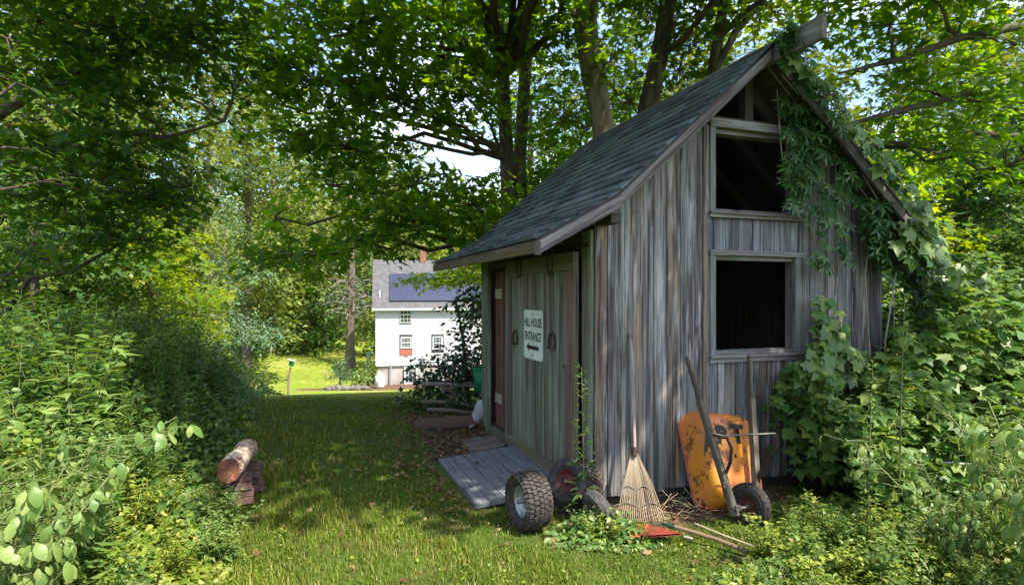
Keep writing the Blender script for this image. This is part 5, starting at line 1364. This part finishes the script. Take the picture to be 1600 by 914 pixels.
# slim weed growing at the shed corner by the wheels
tz_ = mugwort('corner_weed', 1.22, 1, M['vine'], .12, 42, T_LANCE, 0, .04, .03, .2)
c = P(915, 560, 4.22); place(tz_, c.x - .01, c.y, .9, .96, 'slim feathery weed growing tall beside the corner of the shed', 'weed', None)

# ------------------------------------------------------------------ vines on the gable
def strand(path_pts, n, spread, leaf, out=.03):
    P_ = []; Nn = []; D_ = []; Sz = []
    path = [Vector(q) for q in path_pts]
    for k in range(n):
        u = R.random() * (len(path) - 1); i = min(int(u), len(path) - 2); q = path[i].lerp(path[i + 1], u - i)
        a = R.random() * 6.28; rr2 = spread * math.sqrt(R.random())
        q = q + BX * math.cos(a) * rr2 + Vector((0, 0, 1)) * math.sin(a) * rr2 - AX * (out + abs(R.gauss(0, .05)))
        P_.append(np.array(q)); n_ = -AX * 1.0 + Vector((0, 0, .6)) + Vector((R.gauss(0, .25), R.gauss(0, .25), R.gauss(0, .25)))
        Nn.append(np.array(n_)); D_.append(np.array(BX * R.gauss(0, .9) + Vector((0, 0, -.7)) - AX * .3)); Sz.append(leaf * R.uniform(.6, 1.2))
    return P_, Nn, D_, Sz
cv = thing('virginia_creeper', 'dark green creeper draped over the gable and upper window of the shed', 'creeper', S(2.3, -.3, 0))
acc = [[], [], [], []]
def addst(*a, **k):
    r_ = strand(*a, **k)
    for i in range(4): acc[i] += r_[i]
s_ = -.12
addst([S(1.70, s_, 3.30), S(1.85, s_, 3.0), S(1.90, s_, 2.65), S(1.95, s_, 2.3)], 120, .14, .10)
addst([S(1.52, -.3, 3.50), S(1.8, -.3, 3.25), S(2.2, -.3, 2.92)], 85, .12, .085, out=.02)
addst([S(2.0, s_, 3.0), S(2.25, s_, 2.75), S(2.5, s_, 2.5), S(2.8, s_, 2.2)], 75, .12, .105)
addst([S(1.62, s_, 3.2), S(1.66, s_, 2.85), S(1.69, s_, 2.6), S(1.71, s_, 2.5)], 42, .05, .075)
addst([S(1.95, s_, 2.95), S(1.86, s_, 2.6), S(1.78, s_, 2.42), S(1.68, s_, 2.30)], 36, .04, .075)
addst([S(2.02, s_, 2.6), S(2.03, s_, 2.2), S(2.08, s_, 1.85), S(1.96, s_, 1.92)], 45, .05, .075)
addst([S(2.25, s_, 2.6), S(2.22, s_, 2.2), S(2.3, s_, 1.9)], 50, .07, .085)
addst([S(2.62, s_, 2.35), S(2.7, s_, 2.1), S(2.8, s_, 1.95)], 120, .13, .11)
addst([S(2.95, s_, 2.15), S(3.05, s_, 1.85), S(3.25, s_, 1.5)], 120, .18, .11)
addst([S(1.50, -.5, 3.58), S(1.47, -.35, 3.55), S(1.55, -.3, 3.42)], 90, .10, .08, out=.0)
addst([S(1.42, -.34, 3.60), S(1.45, -.50, 3.62)], 42, .07, .08, out=-.02)
addst([S(1.40, -.42, 3.56), S(1.48, -.56, 3.50)], 22, .07, .08, out=-.06)
leafmesh('foliage', M['creeper'], np.array(acc[0]), np.array(acc[1]), np.array(acc[2]), np.array(acc[3]) * 1.22, T_CREEP, cv)
mb = MB()
for pth in (((1.62, 3.3), (1.66, 2.85), (1.71, 2.5)), ((1.95, 3.0), (1.86, 2.6), (1.68, 2.3)), ((2.02, 3.0), (2.02, 2.3), (2.10, 1.5)), ((2.25, 2.8), (2.3, 1.9), (2.2, 1.2)), ((2.7, 2.4), (2.6, 1.8), (2.7, .5)), ((2.9, 2.2), (2.95, 1.5), (2.95, .3)), ((1.5, 3.5), (2.0, 3.05), (2.8, 2.3))):
    mb.tube([S(t, s_ - .01, z) for t, z in pth], .005, 5, caps=False)
mb.build('stems', M['greystem'], cv)
gv = thing('grape_vine', 'grape vine with big lobed leaves climbing the right corner and rake of the shed', 'vine', S(2.9, -.3, 0))
acc = [[], [], [], []]
addst([S(2.35, -.33, 2.85), S(2.75, -.33, 2.5), S(3.1, -.3, 2.15)], 46, .07, .12, out=.03)
addst([S(1.75, -.33, 3.38), S(2.1, -.33, 3.05), S(2.4, -.33, 2.78)], 22, .06, .12, out=.02)
addst([S(1.52, -.33, 3.42), S(1.62, -.33, 3.36)], 12, .08, .13, out=.04)
addst([S(2.05, -.1, 1.55), S(2.15, -.1, 1.3), S(2.1, -.12, 1.1)], 60, .14, .13)
addst([S(1.95, -.2, 1.2), S(2.3, -.2, 1.0), S(2.7, -.2, .95)], 120, .14, .13)
addst([S(2.8, -.25, 2.12), S(3.0, -.3, 1.95), S(3.3, -.3, 1.6)], 85, .17, .14)
addst([S(3.1, -.2, 2.2), S(3.4, 0, 1.9), S(3.9, .2, 1.7), S(4.6, .3, 1.6)], 280, .26, .13)
addst([S(1.72, -.3, 1.06), S(1.8, -.35, .9)], 60, .14, .12)
leafmesh('foliage', M['vine'], np.array(acc[0]), np.array(acc[1]), np.array(acc[2]), np.array(acc[3]), T_GRAPE, gv)
mb = MB()
for pth in (((2.8, .1), (2.75, 1.2), (2.95, 2.1)), ((2.1, .1), (2.2, .8), (2.1, 1.5)), ((3.2, .1), (3.1, 1.2), (3.2, 2.0)), ((2.95, 2.1), (2.4, 2.75), (1.6, 3.4))):
    mb.tube([S(t, -.2, z) for t, z in pth], .008, 6, caps=False)
mb.build('stems', M['greystem'], gv)
mb = MB(); mb.tube([P(1470, 722, 3.4), P(1520, 726, 3.4), P(1560, 731, 3.35), P(1620, 727, 3.3)], [.005, .009, .010, .013], 7); o = mb.build('fallen_branch', M['greystem']); tag(o, 'bare pale branch poking out of the thicket at the right edge', 'branch', None)

# ------------------------------------------------------------------ grass, leaf litter, straw
def grass():
    def reg(n, y0, y1, wbl, hbl):
        y = y0 + (y1 - y0) * NR.random(n); x = NR.uniform(-1, 1, n) * .92 * y
        keep = []
        for a, b in zip(x, y):
            t, s = shed_ts(a, b)
            ok = not (-.05 < t < 3.1 and s > -.08 and s < 3.1) and not (-.9 < t < -.02 and .2 < s < 1.62) and a > edgeL(b) - .35
            ok = ok and R.random() > mulch(a, b) * 1.15 and R.random() < .75 + .4 * math.sin(a * 4.3 + math.sin(b * 3.1) * 1.5) * math.sin(b * 5.2 + a * 1.3) + .25 * math.sin(a * 13 + b * 7) and not (a > 2.0 and b < 9 and hR(a, b) > .4)
            keep.append(ok)
        k = np.array(keep); x = x[k]; y = y[k]; N = len(x)
        z = np.array([tz(a, b) for a, b in zip(x, y)])
        patch = .5 + .5 * np.sin(x * 2.3 + np.sin(y * 1.7) * 2) * np.sin(y * 2.9 + x * .8)
        h = hbl * (.4 + 1.0 * NR.random(N) ** 1.5) * (.6 + .9 * patch)
        a = NR.random(N) * 6.283; L = h * (.25 + .8 * NR.random(N))
        b0 = np.stack([x, y, z - .005], 1); w_ = wbl * (.7 + .6 * NR.random(N)); sd = np.stack([-np.sin(a), np.cos(a), 0 * a], 1) * w_[:, None] * .5
        mid = b0 + np.stack([np.cos(a) * L * .35, np.sin(a) * L * .35, h * .62], 1); tip = b0 + np.stack([np.cos(a) * L, np.sin(a) * L, h], 1)
        V = np.stack([b0 - sd, b0 + sd, mid + sd * .8, tip, mid - sd * .8], 1)
        rn = np.clip(.12 + .5 * patch + NR.normal(size=N) * .22, 0, .93); rn = np.where(NR.random(N) < .05, 1, rn)
        return V, rn
    V1, r1 = reg(190000, 2.3, 5.4, .0045, .040); V2, r2 = reg(90000, 5.2, 10.4, .009, .042)
    V = np.concatenate([V1, V2]); rn = np.concatenate([r1, r2]); N = len(V)
    me = bpy.data.meshes.new('grass'); me.vertices.add(N * 5); me.vertices.foreach_set('co', V.astype(np.float32).ravel())
    L = (np.array([0, 1, 2, 4, 4, 2, 3])[None, :] + (np.arange(N) * 5)[:, None]).ravel(); me.loops.add(len(L)); me.loops.foreach_set('vertex_index', L.astype(np.int32))
    tot = np.tile([4, 3], N); st = np.concatenate([[0], np.cumsum(tot)[:-1]])
    me.polygons.add(2 * N); me.polygons.foreach_set('loop_start', st.astype(np.int32)); me.polygons.foreach_set('loop_total', tot.astype(np.int32)); me.update(calc_edges=True)
    at = me.attributes.new('rnd', 'FLOAT', 'FACE'); at.data.foreach_set('value', np.repeat(rn, 2).astype(np.float32))
    me.materials.append(M['grass']); o = bpy.data.objects.new('grass', me); COL.objects.link(o); tag(o, 'mown green lawn grass running past the shed', 'grass', kind='stuff')
grass()
def clover():
    n = 16000; y = 2.4 + 5.5 * NR.random(n) ** 1.3; x = NR.uniform(-1, 1, n) * .9 * y; k = []
    for a, b in zip(x, y):
        t, s_2 = shed_ts(a, b); ok = not (-.05 < t and s_2 > -.06) and not (-.9 < t < 0 and .2 < s_2 < 1.62) and a > edgeL(b) - .1
        k.append(ok and math.sin(a * 3.1 + 1) * math.sin(b * 2.7 + a) + R.gauss(0, .4) > .1)
    k = np.array(k); x = x[k]; y = y[k]; N = len(x); z = np.array([tz(a, b) for a, b in zip(x, y)]) + .015 + .025 * NR.random(N)
    o = leafmesh('clover', M['weedyellow'], np.stack([x, y, z], 1), np.stack([NR.normal(size=N) * .3, NR.normal(size=N) * .3, np.ones(N)], 1), rdir(N) * np.array([[1, 1, .1]]), .014 + .02 * NR.random(N) ** 2, T_OVATE, None, NR.random(N) * .9)
    tag(o, 'small broad leaved weeds growing through the lawn', 'clover', kind='stuff')
clover()
def litter():
    pts = []
    while len(pts) < 2600:
        y = R.uniform(2.6, 9); x = R.uniform(-2.5, 1.2); t, s = shed_ts(x, y)
        if -.9 < t < .0 and .2 < s < 1.62 and R.random() > .02: continue
        if t > -.03 and s > -.05: continue
        if x < edgeL(y): continue
        m_ = mulch(x, y)
        if R.random() < .018 + m_ * .9 or (-1.3 < t < -.85 and 0 < s < 2.2 and R.random() < .25):
            onr = -.9 < t < 0 and .2 < s < 1.62
            pts.append((x, y, (pz(t) + .004) if onr else tz(x, y) + R.uniform(.005, .05 if m_ < .3 else .02)))
    p = np.array(pts); N = len(p); nm = np.stack([NR.normal(size=N) * .35, NR.normal(size=N) * .35, np.ones(N)], 1)
    o = leafmesh('leaf_litter', M['litter'], p, nm, rdir(N) * np.array([[1, 1, .1]]), .022 + .035 * NR.random(N) ** 2, T_MAPLE); tag(o, 'dry brown leaves scattered on the mulch and lawn', 'leaf litter', kind='stuff')
    mb = MB()
    for k in range(150):
        x = R.uniform(.75, 1.75); t0 = (x - C0.x) / BX.x; y = C0.y + BX.y * t0 - R.uniform(.03, .45); a = R.random() * 6.28; L = R.uniform(.04, .13)
        z = tz(x, y) + R.uniform(.01, .06); mb.tube([(x, y, z), (x + math.cos(a) * L * .5, y + math.sin(a) * L * .5, z + R.uniform(0, .03)), (x + math.cos(a) * L, y + math.sin(a) * L, z + R.uniform(-.01, .03))], .0018, 4, caps=False)
    for k in range(9):
        x = R.uniform(1.0, 1.7); y = R.uniform(4.1, 4.4); a = R.uniform(0, 6.28); L = R.uniform(.15, .28); z = .05
        mb.tube([(x, y, z), (x + math.cos(a) * L, y + math.sin(a) * L * .3, z + R.uniform(.02, .16))], .0018, 4, caps=False)
    o = mb.build('dry_straw', M['straw']); tag(o, 'dry straw and stalks matted along the foot of the shed wall', 'straw', kind='stuff')
litter()

# every repeated weed is told apart by its row (near, middle, far) and its place from the left
WORDS = ['first', 'second', 'third', 'fourth', 'fifth', 'sixth', 'seventh', 'eighth', 'ninth', 'tenth', 'eleventh', 'twelfth', 'thirteenth', 'fourteenth', 'fifteenth', 'sixteenth', 'seventeenth', 'eighteenth', 'nineteenth', 'twentieth']
for base, lst in ORD.items():
    if len(lst) < 2: continue
    lst.sort(key=lambda o: o.location.y); n = len(lst); rows = 1 if n < 5 else (2 if n < 12 else (3 if n < 24 else 4))
    rn = {1: [''], 2: ['near row', 'far row'], 3: ['near row', 'middle row', 'far row'], 4: ['nearest row', 'second row', 'third row', 'farthest row']}[rows]
    for r_ in range(rows):
        sub = lst[r_ * n // rows:(r_ + 1) * n // rows]; sub.sort(key=lambda o: o.location.x / o.location.y)
        for i, o in enumerate(sub):
            o['label'] = base + ', ' + WORDS[min(i, 19)] + ' from left' + ((' in ' + rn[r_]) if rn[r_] else '')
